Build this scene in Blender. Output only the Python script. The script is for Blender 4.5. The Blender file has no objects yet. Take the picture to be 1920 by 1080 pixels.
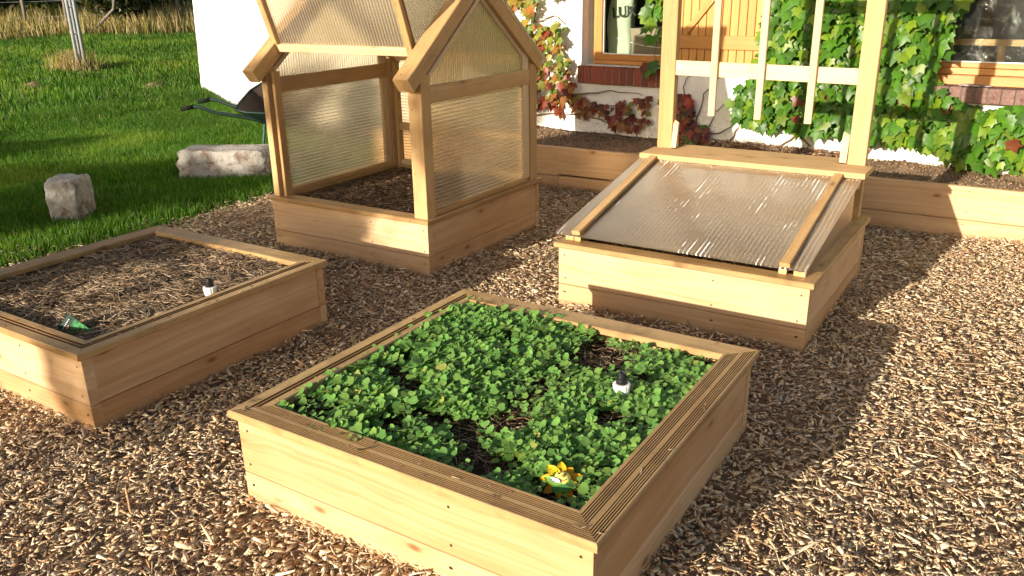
import bpy, math, random
import numpy as np
from mathutils import Vector, Matrix, noise as mnoise
R = math.radians
random.seed(7)
RNG = np.random.default_rng(11)
scene = bpy.context.scene

# ------------------------------------------------------------------ camera
cam_data = bpy.data.cameras.new('camera')
cam = bpy.data.objects.new('camera', cam_data)
scene.collection.objects.link(cam)
scene.camera = cam
CAM = Vector((0, 0, 1.619))
CR = Vector((0.846, 0.533, -0.016)).normalized()
CF = Vector((-0.506, 0.791, -0.343)).normalized()
CU = CR.cross(CF).normalized()
CR = CF.cross(CU).normalized()
mw = Matrix.Identity(4)
for i in range(3):
    mw[i][0] = CR[i]; mw[i][1] = CU[i]; mw[i][2] = -CF[i]; mw[i][3] = CAM[i]
cam.matrix_world = mw
cam_data.sensor_width = 36.0
cam_data.lens = 36.0 * 1555.9 / 1920.0
cam_data.clip_start = 0.05
cam_data.clip_end = 2000

# ------------------------------------------------------------------ light
SUN = Vector((0.222, 0.947, -0.232)).normalized()      # the way the light travels
world = bpy.data.worlds.new("World"); scene.world = world
world.use_nodes = True
wn = world.node_tree
bgn = wn.nodes.get('Background') or wn.nodes.new('ShaderNodeBackground')
sky = wn.nodes.new('ShaderNodeTexSky'); sky.sky_type = 'NISHITA'; sky.sun_disc = False
sky.sun_elevation = math.asin(-SUN.z)
sky.sun_rotation = math.atan2(-SUN.x, -SUN.y)
sky.air_density = 1.0; sky.dust_density = 2.5; sky.ozone_density = 1.0
wn.links.new(sky.outputs[0], bgn.inputs[0]); bgn.inputs[1].default_value = 0.085
sl = bpy.data.lights.new('sun', 'SUN'); sl.energy = 5.0; sl.angle = R(0.5); sl.color = (1.0, 0.90, 0.74)
so = bpy.data.objects.new('sun', sl); scene.collection.objects.link(so)
so.rotation_euler = SUN.to_track_quat('-Z', 'Y').to_euler()
vs = scene.view_settings
vs.view_transform = 'Standard'; vs.look = 'None'; vs.exposure = 1.0; vs.gamma = 1.0; vs.use_curve_mapping = False
cy = scene.cycles
cy.max_bounces = 10; cy.transmission_bounces = 10; cy.transparent_max_bounces = 12
cy.diffuse_bounces = 4; cy.glossy_bounces = 4
cy.use_denoising = True
cy.sample_clamp_indirect = 6.0

# ------------------------------------------------------------------ helpers
COL = scene.collection
def tag(o, label=None, cat=None, group=None, kind=None):
    if label: o['label'] = label
    if cat: o['category'] = cat
    if group: o['group'] = group
    if kind: o['kind'] = kind
    return o
def empty(name, loc, label, cat, group=None):
    o = bpy.data.objects.new(name, None); COL.objects.link(o); o.location = loc
    o.empty_display_size = 0.1
    return tag(o, label, cat, group)
def link_mesh(name, me, parent=None):
    o = bpy.data.objects.new(name, me); COL.objects.link(o)
    if parent is not None:
        o.parent = parent
        base = parent; off = Vector((0, 0, 0))
        while base is not None:
            off += base.location; base = base.parent
        o.location = -off          # mesh data is in world coordinates
    return o

class MB:
    """collects faces with per-vertex board coordinates (bc) and a tint"""
    def __init__(s):
        s.v = []; s.f = []; s.bc = []; s.t = []; s.mi = []; s.n = 0
    def add(s, vs_, fs, bc=None, tint=0.5, mi=0):
        n = s.n
        s.v.extend(vs_); s.n += len(vs_)
        s.bc.extend(bc if bc is not None else vs_)
        if isinstance(tint, (float, int)): s.t.extend([tint] * len(vs_))
        else: s.t.extend(tint)
        for f in fs:
            s.f.append([i + n for i in f]); s.mi.append(mi)
        return s
    def build(s, name, mats, parent=None, smooth=False):
        me = bpy.data.meshes.new(name)
        me.from_pydata([tuple(p) for p in s.v], [], s.f)
        a = me.attributes.new('bc', 'FLOAT_VECTOR', 'POINT')
        a.data.foreach_set('vector', np.array([tuple(p) for p in s.bc], np.float32).ravel())
        a = me.attributes.new('tint', 'FLOAT', 'POINT')
        a.data.foreach_set('value', np.array(s.t, np.float32))
        if not isinstance(mats, (list, tuple)): mats = [mats]
        for m in mats: me.materials.append(m)
        me.polygons.foreach_set('material_index', s.mi)
        if smooth: me.polygons.foreach_set('use_smooth', [True] * len(s.f))
        me.update()
        return link_mesh(name, me, parent)

def np_mesh(name, V, F, mat, parent=None, smooth=False, tint=None, col=None, bc=None):
    """V (n,3) F (m,k) arrays -> object, fast"""
    me = bpy.data.meshes.new(name)
    k = F.shape[1]
    me.vertices.add(len(V)); me.vertices.foreach_set('co', V.astype(np.float32).ravel())
    me.loops.add(F.size); me.loops.foreach_set('vertex_index', F.astype(np.int32).ravel())
    me.polygons.add(len(F)); me.polygons.foreach_set('loop_start', np.arange(0, F.size, k, dtype=np.int32))
    if tint is not None:
        a = me.attributes.new('tint', 'FLOAT', 'POINT'); a.data.foreach_set('value', tint.astype(np.float32))
    if bc is not None:
        a = me.attributes.new('bc', 'FLOAT_VECTOR', 'POINT'); a.data.foreach_set('vector', bc.astype(np.float32).ravel())
    if col is not None:
        a = me.attributes.new('col', 'FLOAT_COLOR', 'POINT')
        c4 = np.ones((len(V), 4), np.float32); c4[:, :3] = col; a.data.foreach_set('color', c4.ravel())
    me.materials.append(mat)
    if smooth: me.polygons.foreach_set('use_smooth', np.ones(len(F), bool))
    me.update(calc_edges=True); me.validate()
    return link_mesh(name, me, parent)

def prism(mb, origin, ax, aw, az, L, prof, m0=0.0, m1=0.0, tint=None, mi=0, off=None, gz=None, gmi=1):
    """extrude a (w,z) profile along ax; mitre: the ends start at w*m0 and stop at L-w*m1"""
    o = Vector(origin); ax = Vector(ax).normalized(); aw = Vector(aw).normalized(); az = Vector(az).normalized()
    if tint is None: tint = random.random()
    if off is None: off = Vector((random.uniform(0, 40), random.uniform(0, 40), random.uniform(0, 40)))
    n = len(prof)
    wbase = min(p[0] for p in prof)
    vs_, bc = [], []
    for e in (0, 1):
        for (w, z) in prof:
            x = (w * m0) if e == 0 else (L - w * m1)
            vs_.append(o + ax * x + aw * w + az * z); bc.append(Vector((x, w, z)) + off)
    fs = [[i, (i + 1) % n, n + (i + 1) % n, n + i] for i in range(n)]
    fs.append(list(range(n - 1, -1, -1))); fs.append([n + i for i in range(n)])
    # orientation
    if ax.cross(aw).dot(az) < 0: pass
    area = sum(prof[i][0] * prof[(i + 1) % n][1] - prof[(i + 1) % n][0] * prof[i][1] for i in range(n))
    flip = (area > 0) == (aw.cross(az).dot(ax) > 0)
    if flip: fs = [list(reversed(f)) for f in fs]
    fs = [list(reversed(f)) for f in fs]
    n0 = len(mb.mi); mb.add(vs_, fs, bc, tint, mi)
    if gz is not None:
        for i in range(n):
            a_, b_ = prof[i], prof[(i + 1) % n]
            if (min(a_[1], b_[1]) < gz) and min(a_[0], b_[0]) > 0.006 and max(a_[0], b_[0]) < max(p[0] for p in prof) - 0.006 and max(a_[1], b_[1]) > 0.01: mb.mi[n0 + i] = gmi
    return mb
def rect(W, T, b=0.003):
    return [(b, 0), (W - b, 0), (W, b), (W, T - b), (W - b, T), (b, T), (0, T - b), (0, b)]
def board(mb, origin, ax, aw, L, W, T, b=0.003, tint=None, mi=0, off=None):
    ax = Vector(ax).normalized(); aw = Vector(aw).normalized(); az = ax.cross(aw)
    return prism(mb, origin, ax, aw, az, L, rect(W, T, min(b, W * .3, T * .3)), 0, 0, tint, mi, off)
def box(mb, lo, hi, mi=0, tint=None, grain='x', b=0.003):
    """axis-aligned timber from corner lo to corner hi"""
    lo = Vector(lo); hi = Vector(hi); d = hi - lo
    if grain == 'x': return board(mb, lo, (1, 0, 0), (0, 1, 0), d.x, d.y, d.z, b, tint, mi)
    if grain == 'y': return board(mb, lo, (0, 1, 0), (0, 0, 1), d.y, d.z, d.x, b, tint, mi)
    return board(mb, lo, (0, 0, 1), (1, 0, 0), d.z, d.x, d.y, b, tint, mi)
def disc(mb, c, nrm, r, mi=1, n=8):
    c = Vector(c); nrm = Vector(nrm).normalized()
    a = nrm.orthogonal().normalized(); b = nrm.cross(a)
    vs_ = [c + a * r * math.cos(2 * math.pi * i / n) + b * r * math.sin(2 * math.pi * i / n) for i in range(n)]
    mb.add(vs_, [list(range(n))], None, 0.5, mi)
def tube(mb, pts, rad, n=6, tint=0.5, mi=0, cap=True):
    pts = [Vector(p) for p in pts]
    if not isinstance(rad, (list, tuple)): rad = [rad] * len(pts)
    vs_, fs, bc = [], [], []
    prev = None
    run = 0
    for i, p in enumerate(pts):
        d = (pts[min(i + 1, len(pts) - 1)] - pts[max(i - 1, 0)]).normalized()
        a = d.orthogonal().normalized() if prev is None else (prev - d * prev.dot(d)).normalized()
        prev = a; b = d.cross(a)
        if i: run += (p - pts[i - 1]).length
        for k in range(n):
            t = 2 * math.pi * k / n
            vs_.append(p + (a * math.cos(t) + b * math.sin(t)) * rad[i]); bc.append(Vector((run, math.cos(t) * rad[i], math.sin(t) * rad[i])))
    for i in range(len(pts) - 1):
        for k in range(n):
            k2 = (k + 1) % n
            fs.append([i * n + k, i * n + k2, (i + 1) * n + k2, (i + 1) * n + k])
    if cap:
        fs.append(list(range(n - 1, -1, -1))); fs.append([(len(pts) - 1) * n + k for k in range(n)])
    mb.add(vs_, fs, bc, tint, mi)
def lathe(mb, c, prof, n=24, ribs=0, rib=0.0, tint=0.5, mi=0):
    """profile (r,z) turned round a vertical axis at c"""
    c = Vector(c); vs_, fs = [], []
    for (r, z) in prof:
        for k in range(n):
            t = 2 * math.pi * k / n
            rr = r * (1 + (rib if (ribs and k % 2) else 0))
            vs_.append(c + Vector((rr * math.cos(t), rr * math.sin(t), z)))
    for i in range(len(prof) - 1):
        for k in range(n):
            k2 = (k + 1) % n
            fs.append([i * n + k, i * n + k2, (i + 1) * n + k2, (i + 1) * n + k])
    fs.append([(len(prof) - 1) * n + k for k in range(n)])
    mb.add(vs_, fs, None, tint, mi)

# ------------------------------------------------------------------ materials
class NT:
    def __init__(s, name):
        s.m = bpy.data.materials.new(name); s.m.use_nodes = True
        s.t = s.m.node_tree; s.t.nodes.clear()
        s.out = s.t.nodes.new('ShaderNodeOutputMaterial')
    def n(s, typ, ins=None, **kw):
        nd = s.t.nodes.new(typ)
        for k, v in kw.items(): setattr(nd, k, v)
        if ins:
            for k, v in ins.items():
                sock = nd.inputs[k]
                if isinstance(v, bpy.types.NodeSocket): s.t.links.new(v, sock)
                else: sock.default_value = v
        return nd
    def link(s, a, b): s.t.links.new(a, b)
    def attr(s, name): return s.n('ShaderNodeAttribute', attribute_name=name)
    def math(s, op, a, b=0.0, c=None, clamp=False):
        ins = {0: a, 1: b}
        if c is not None: ins[2] = c
        return s.n('ShaderNodeMath', ins, operation=op, use_clamp=clamp).outputs[0]
    def vmul(s, v, xyz):
        return s.n('ShaderNodeVectorMath', {0: v, 1: xyz}, operation='MULTIPLY').outputs[0]
    def vadd(s, v, w):
        return s.n('ShaderNodeVectorMath', {0: v, 1: w}, operation='ADD').outputs[0]
    def noise(s, vec, scale, detail=4.0, rough=0.55, dist=0.0):
        return s.n('ShaderNodeTexNoise', {'Vector': vec, 'Scale': scale, 'Detail': detail, 'Roughness': rough, 'Distortion': dist})
    def ramp(s, fac, stops, interp='LINEAR'):
        nd = s.n('ShaderNodeValToRGB', {'Fac': fac}); cr = nd.color_ramp; cr.interpolation = interp
        while len(cr.elements) < len(stops): cr.elements.new(0.5)
        for e, (p, c) in zip(cr.elements, stops):
            e.position = p; e.color = (c, c, c, 1) if isinstance(c, float) else (*c, 1)
        return nd.outputs[0]
    def mix(s, fac, a, b, blend='MIX'):
        nd = s.n('ShaderNodeMix', data_type='RGBA', blend_type=blend)
        for sock, v in ((nd.inputs[0], fac), (nd.inputs[6], a), (nd.inputs[7], b)):
            if isinstance(v, bpy.types.NodeSocket): s.link(v, sock)
            else: sock.default_value = (*v, 1) if isinstance(v, tuple) and len(v) == 3 else v
        return nd.outputs[2]
    def bsdf(s, col, rough=0.7, bump=None, bstr=0.3, bdist=0.01, spec=0.3, **kw):
        p = s.n('ShaderNodeBsdfPrincipled')
        for k, v in (('Base Color', col), ('Roughness', rough)):
            if isinstance(v, bpy.types.NodeSocket): s.link(v, p.inputs[k])
            else: p.inputs[k].default_value = (*v, 1) if isinstance(v, tuple) and len(v) == 3 else v
        p.inputs['Specular IOR Level'].default_value = spec
        for k, v in kw.items(): p.inputs[k.replace('_', ' ')].default_value = v
        if bump is not None:
            b = s.n('ShaderNodeBump', {'Height': bump, 'Strength': bstr, 'Distance': bdist})
            s.link(b.outputs[0], p.inputs['Normal'])
        return p
    def done(s, sh):
        s.link(sh.outputs[0] if hasattr(sh, 'outputs') else sh, s.out.inputs[0]); return s.m

def wood(name, light, dark, knotc=(0.16, 0.075, 0.025), knots=1.0, rough=0.6, weather=0.0, spec=0.25, endgrain=None):
    t = NT(name)
    bc = t.attr('bc').outputs['Vector']; tint = t.attr('tint').outputs['Fac']
    # knots
    kv = t.vmul(bc, (4.0, 9.5, 0.0))
    vo = t.n('ShaderNodeTexVoronoi', {'Vector': kv, 'Scale': 1.0, 'Randomness': 1.0}, feature='F1')
    kd = vo.outputs['Distance']
    pick = t.math('GREATER_THAN', t.n('ShaderNodeSeparateColor', {0: vo.outputs['Color']}).outputs[0], 0.3)
    kring = t.math('MULTIPLY', t.ramp(kd, [(0.0, 1.0), (0.22, 0.35), (0.5, 0.0)]), pick)
    kcore = t.math('MULTIPLY', t.ramp(kd, [(0.0, 1.0), (0.06, 0.9), (0.13, 0.0)]), pick)
    # grain, bent round the knots
    warp = t.noise(t.vmul(bc, (1.2, 5.0, 5.0)), 1.0, 2.0, 0.5).outputs['Fac']
    sep = t.n('ShaderNodeSeparateXYZ', {0: bc})
    yy = t.math('ADD', sep.outputs[1], t.math('MULTIPLY', warp, 0.09))
    yy = t.math('ADD', yy, t.math('MULTIPLY', kring, 0.03))
    gv = t.n('ShaderNodeCombineXYZ', {0: t.math('MULTIPLY', sep.outputs[0], 0.9), 1: t.math('MULTIPLY', yy, 60.0), 2: t.math('MULTIPLY', sep.outputs[2], 30.0)}).outputs[0]
    g1 = t.noise(gv, 1.0, 4.0, 0.6).outputs['Fac']
    gv2 = t.n('ShaderNodeCombineXYZ', {0: t.math('MULTIPLY', sep.outputs[0], 7.0), 1: t.math('MULTIPLY', yy, 420.0), 2: t.math('MULTIPLY', sep.outputs[2], 300.0)}).outputs[0]
    g2 = t.noise(gv2, 1.0, 2.0, 0.6).outputs['Fac']
    broad = t.noise(t.vmul(bc, (1.6, 7.0, 7.0)), 1.0, 3.0, 0.55).outputs['Fac']
    g = t.math('ADD', t.math('MULTIPLY', t.ramp(g1, [(0.3, 0.0), (0.7, 1.0)]), 0.55), t.math('MULTIPLY', g2, 0.25))
    g = t.math('ADD', g, t.math('MULTIPLY', t.ramp(broad, [(0.35, 0.0), (0.7, 1.0)]), 0.35))
    g = t.math('ADD', g, t.math('MULTIPLY', t.math('SUBTRACT', tint, 0.5), 0.62), clamp=True)
    c = t.mix(g, light, dark)
    if knots > 0:
        c = t.mix(t.math('MULTIPLY', t.math('MULTIPLY', kring, 0.55 * knots), 1.0), c, tuple(x * 0.72 for x in dark))
        c = t.mix(t.math('MULTIPLY', kcore, 0.85 * knots), c, knotc)
    if weather > 0:
        w = t.noise(bc, 9.0, 5.0, 0.65).outputs['Fac']
        c = t.mix(t.math('MULTIPLY', t.ramp(w, [(0.5, 0.0), (0.72, 1.0)]), weather), c, tuple(x * 0.45 for x in dark))
    ck = t.noise(t.n('ShaderNodeCombineXYZ', {0: t.math('MULTIPLY', sep.outputs[0], 2.2), 1: t.math('MULTIPLY', yy, 260.0), 2: 0.0}).outputs[0], 1.0, 2.0, 0.5).outputs['Fac']
    c = t.mix(t.math('MULTIPLY', t.ramp(ck, [(0.66, 0.0), (0.74, 1.0)]), 0.45), c, tuple(x * 0.55 for x in dark))
    stn = t.noise(t.vmul(bc, (3.0, 9.0, 9.0)), 1.0, 5.0, 0.7, 0.4).outputs['Fac']
    c = t.mix(t.math('MULTIPLY', t.ramp(stn, [(0.55, 0.0), (0.72, 1.0)]), 0.30), c, (dark[0] * .75, dark[1] * .72, dark[2] * .8))
    # dirt splashed along the foot of things that touch the ground
    geo = t.n('ShaderNodeNewGeometry')
    hz = t.n('ShaderNodeSeparateXYZ', {0: geo.outputs['Position']}).outputs[2]
    dn = t.noise(geo.outputs['Position'], 14.0, 5.0, 0.7).outputs['Fac']
    dm = t.math('MULTIPLY', t.ramp(t.math('SUBTRACT', t.math('MULTIPLY', dn, 0.11), hz), [(0.0, 0.0), (0.035, 1.0)]), 0.45)
    c = t.mix(dm, c, (0.16, 0.09, 0.045))
    bump = t.math('ADD', t.math('MULTIPLY', g2, 0.5), t.math('MULTIPLY', g1, 0.5))
    return t.done(t.bsdf(c, rough, bump, 0.25, 0.002, spec))

M_PINE = wood('fresh_pine', (0.62, 0.43, 0.255), (0.42, 0.232, 0.10))
M_CAP = wood('treated_decking', (0.50, 0.33, 0.145), (0.28, 0.155, 0.058), weather=0.5, knots=0.9, rough=0.5, spec=0.35)
M_GROOVE = wood('dirty_groove', (0.20, 0.105, 0.04), (0.10, 0.05, 0.02), weather=0.3, knots=0.0, rough=0.8, spec=0.1)
M_POST = wood('planed_timber', (0.55, 0.365, 0.175), (0.37, 0.21, 0.082), weather=0.2)
M_LATH = wood('pale_lath', (0.62, 0.48, 0.31), (0.48, 0.33, 0.18), knots=0.5)
M_STAIN = wood('stained_window_timber', (0.55, 0.25, 0.06), (0.38, 0.145, 0.03), knots=0.5, rough=0.35, spec=0.5)
M_SHUT = wood('stained_shutter_boards', (0.56, 0.29, 0.085), (0.42, 0.19, 0.05), knots=0.3, rough=0.45)

def flat(name, col, rough=0.5, spec=0.4, nscale=30.0, var=0.25, metal=0.0, bstr=0.1):
    t = NT(name); co = t.n('ShaderNodeTexCoord').outputs['Object']
    n = t.noise(co, nscale, 4.0, 0.6).outputs['Fac']
    c = t.mix(n, tuple(x * (1 - var) for x in col), tuple(min(1, x * (1 + var)) for x in col))
    return t.done(t.bsdf(c, rough, n, bstr, 0.003, spec, Metallic=metal))
M_SCREW = flat('screw_head', (0.10, 0.07, 0.05), 0.4, metal=0.6)
M_BLACK = flat('black_plastic', (0.012, 0.012, 0.014), 0.28, 0.5)
M_WHITEP = flat('white_plastic', (0.74, 0.73, 0.69), 0.4, var=0.06)
M_BLUE = flat('blue_plastic', (0.02, 0.12, 0.35), 0.3)
M_GALV = flat('galvanised_steel', (0.55, 0.58, 0.62), 0.45, 0.5, 60, 0.2, 0.35)
M_DGREEN = flat('dark_green_paint', (0.010, 0.026, 0.018), 0.5, 0.3, 25, 0.4)
M_TRAYIN = flat('rusty_tray_paint', (0.05, 0.033, 0.026), 0.85, 0.2, 12, 0.6)
M_LGREEN = flat('faded_green_steel', (0.035, 0.095, 0.08), 0.6)
M_TYRE = flat('rubber', (0.010, 0.012, 0.010), 0.9, 0.1)
M_DPM = flat('black_membrane', (0.008, 0.009, 0.014), 0.45)
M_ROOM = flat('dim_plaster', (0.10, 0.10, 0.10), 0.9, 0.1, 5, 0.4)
M_BAGP = flat('pale_green_bag', (0.42, 0.50, 0.36), 0.6, 0.2, 14, 0.2)
M_CARD = flat('brown_cardboard', (0.28, 0.23, 0.17), 0.9, 0.1, 8, 0.2)
M_INK = flat('black_ink', (0.008, 0.012, 0.008), 0.6)
M_PUTTY = flat('white_seal', (0.78, 0.78, 0.74), 0.5, var=0.05)

def attr_col(name, rough=0.8, spec=0.15, transl=0.0, nscale=0.0, bstr=0.3, nvar=0.35):
    t = NT(name); c = t.attr('col').outputs['Color']
    co = t.n('ShaderNodeTexCoord').outputs['Object']
    bump = None
    if nscale:
        n = t.noise(co, nscale, 3.0, 0.6).outputs['Fac']; bump = n
        c = t.mix(1.0, c, t.ramp(n, [(0.3, 1 - nvar), (0.7, 1 + nvar)]), 'MULTIPLY')
    p = t.bsdf(c, rough, bump, bstr, 0.003, spec)
    if transl:
        tr = t.n('ShaderNodeBsdfTranslucent'); t.link(t.mix(1.0, c, (1.25, 1.45, 0.45), 'MULTIPLY'), tr.inputs[0])
        mx = t.n('ShaderNodeMixShader', {0: transl}); t.link(p.outputs[0], mx.inputs[1]); t.link(tr.outputs[0], mx.inputs[2])
        p = mx
    return t.done(p)
M_CHIP = attr_col('wood_chip', 0.85, 0.12, 0.0, 160.0, 0.5)
M_STRAW = attr_col('straw', 0.8, 0.15)
M_LEAF = attr_col('leaf', 0.42, 0.4, 0.33, 25.0, 0.15, 0.22)
M_SEED = attr_col('seedling_leaf', 0.5, 0.35, 0.28, 60.0, 0.1, 0.15)
M_GRASS = attr_col('grass_blade', 0.55, 0.25, 0.4)
M_BARK = attr_col('bark', 0.9, 0.1, 0.0, 20.0, 0.6)
M_TOY = attr_col('painted_tin', 0.6, 0.2)

def soil_mat(name, a, b, scale=18.0, bstr=0.8, bd=0.02):
    t = NT(name); co = t.n('ShaderNodeTexCoord').outputs['Object']
    n1 = t.noise(co, scale, 8.0, 0.7).outputs['Fac']; n2 = t.noise(co, scale * 6, 4.0, 0.7).outputs['Fac']
    f = t.math('ADD', t.math('MULTIPLY', n1, 0.5), t.math('MULTIPLY', n2, 0.5))
    c = t.mix(t.ramp(f, [(0.35, 0.0), (0.65, 1.0)]), a, b)
    return t.done(t.bsdf(c, 0.95, f, bstr, bd, 0.05))
M_SOIL = soil_mat('dark_soil', (0.025, 0.015, 0.010), (0.085, 0.05, 0.032))
M_DRYSOIL = soil_mat('dry_brown_soil', (0.16, 0.10, 0.058), (0.31, 0.215, 0.135), 14.0)
M_UNDER = soil_mat('chip_bed', (0.16, 0.105, 0.068), (0.36, 0.26, 0.17), 30.0)
def lawn_mat():
    t = NT('turf'); co = t.n('ShaderNodeTexCoord').outputs['Object']
    n1 = t.noise(co, 1.2, 6.0, 0.65).outputs['Fac']; n2 = t.noise(co, 30.0, 4.0, 0.7).outputs['Fac']
    c = t.mix(t.ramp(n1, [(0.35, 0.0), (0.7, 1.0)]), (0.020, 0.055, 0.008), (0.05, 0.095, 0.018))
    c = t.mix(t.ramp(n2, [(0.45, 0.0), (0.75, 1.0)]), c, (0.035, 0.03, 0.012))
    return t.done(t.bsdf(c, 0.9, n2, 0.8, 0.03, 0.1))
M_LAWN = lawn_mat()

def render_mat():
    t = NT('white_limewash'); co = t.n('ShaderNodeTexCoord').outputs['Object']
    n1 = t.noise(co, 7.0, 6.0, 0.6).outputs['Fac']; n2 = t.noise(co, 34.0, 6.0, 0.72, 0.6).outputs['Fac']
    n3 = t.noise(co, 2.0, 5.0, 0.6).outputs['Fac']
    c = t.mix(t.ramp(n3, [(0.4, 0.0), (0.75, 0.6)]), (0.80, 0.79, 0.75), (0.66, 0.65, 0.60))
    z = t.n('ShaderNodeSeparateXYZ', {0: t.n('ShaderNodeNewGeometry').outputs['Position']}).outputs[2]
    low = t.ramp(t.math('ADD', z, t.math('MULTIPLY', n1, 0.5)), [(0.45, 1.0), (1.0, 0.0)])
    c = t.mix(t.math('MULTIPLY', low, t.ramp(n2, [(0.48, 0.0), (0.64, 0.75)])), c, (0.30, 0.28, 0.24))
    h = t.math('ADD', t.math('MULTIPLY', n1, 0.6), t.math('MULTIPLY', n2, 0.4))
    return t.done(t.bsdf(c, 0.9, h, 0.75, 0.025, 0.1))
M_RENDER = render_mat()
def smoothwall_mat():
    t = NT('weathered_white_paint'); co = t.n('ShaderNodeTexCoord').outputs['Object']
    n1 = t.noise(co, 3.0, 6.0, 0.65).outputs['Fac']; n2 = t.noise(co, 60.0, 4.0, 0.6).outputs['Fac']
    z = t.n('ShaderNodeSeparateXYZ', {0: t.n('ShaderNodeNewGeometry').outputs['Position']}).outputs[2]
    low = t.ramp(t.math('ADD', z, t.math('MULTIPLY', n1, 1.6)), [(0.75, 1.0), (1.45, 0.0)])
    c = t.mix(t.math('MULTIPLY', low, 0.9), (0.70, 0.69, 0.67), (0.13, 0.13, 0.115))
    st = t.noise(t.vmul(co, (6.0, 6.0, 0.6)), 1.0, 5.0, 0.6).outputs['Fac']
    c = t.mix(t.ramp(st, [(0.56, 0.0), (0.80, 0.3)]), c, (0.45, 0.44, 0.42))
    return t.done(t.bsdf(c, 0.85, n2, 0.3, 0.004, 0.1))
M_WHITEWALL = smoothwall_mat()
def stone_mat():
    t = NT('painted_rubble'); co = t.n('ShaderNodeTexCoord').outputs['Object']
    n1 = t.noise(co, 6.0, 6.0, 0.7).outputs['Fac']; n2 = t.noise(co, 22.0, 6.0, 0.7).outputs['Fac']
    c = t.mix(t.ramp(n1, [(0.50, 0.0), (0.62, 0.9)]), (0.36, 0.335, 0.30), (0.15, 0.10, 0.072))
    c = t.mix(t.ramp(n2, [(0.5, 0.0), (0.66, 0.8)]), c, (0.30, 0.27, 0.24))
    return t.done(t.bsdf(c, 0.9, n2, 0.8, 0.02, 0.1))
M_STONE = stone_mat()
def brick_mat():
    t = NT('old_red_brick'); co = t.n('ShaderNodeTexCoord').outputs['Object']; tint = t.attr('tint').outputs['Fac']
    n2 = t.noise(co, 40.0, 6.0, 0.7).outputs['Fac']
    c = t.mix(tint, (0.30, 0.085, 0.05), (0.15, 0.055, 0.042))
    c = t.mix(t.ramp(n2, [(0.5, 0.0), (0.72, 0.7)]), c, (0.09, 0.06, 0.05))
    return t.done(t.bsdf(c, 0.9, n2, 0.6, 0.006, 0.1))
M_BRICK = brick_mat()
M_GREYWOOD = flat('grey_weathered_wood', (0.17, 0.15, 0.12), 0.9, 0.05, 20, 0.4)
M_OLDBRICK = soil_mat('weathered_brick', (0.10, 0.055, 0.05), (0.24, 0.15, 0.125), 9.0, 0.6, 0.01)
M_OLDMORTAR = flat('dark_mortar', (0.13, 0.10, 0.085), 0.95, 0.05, 50, 0.4)
M_MORTAR = flat('mortar', (0.34, 0.31, 0.27), 0.95, 0.05, 50, 0.4)

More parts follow.
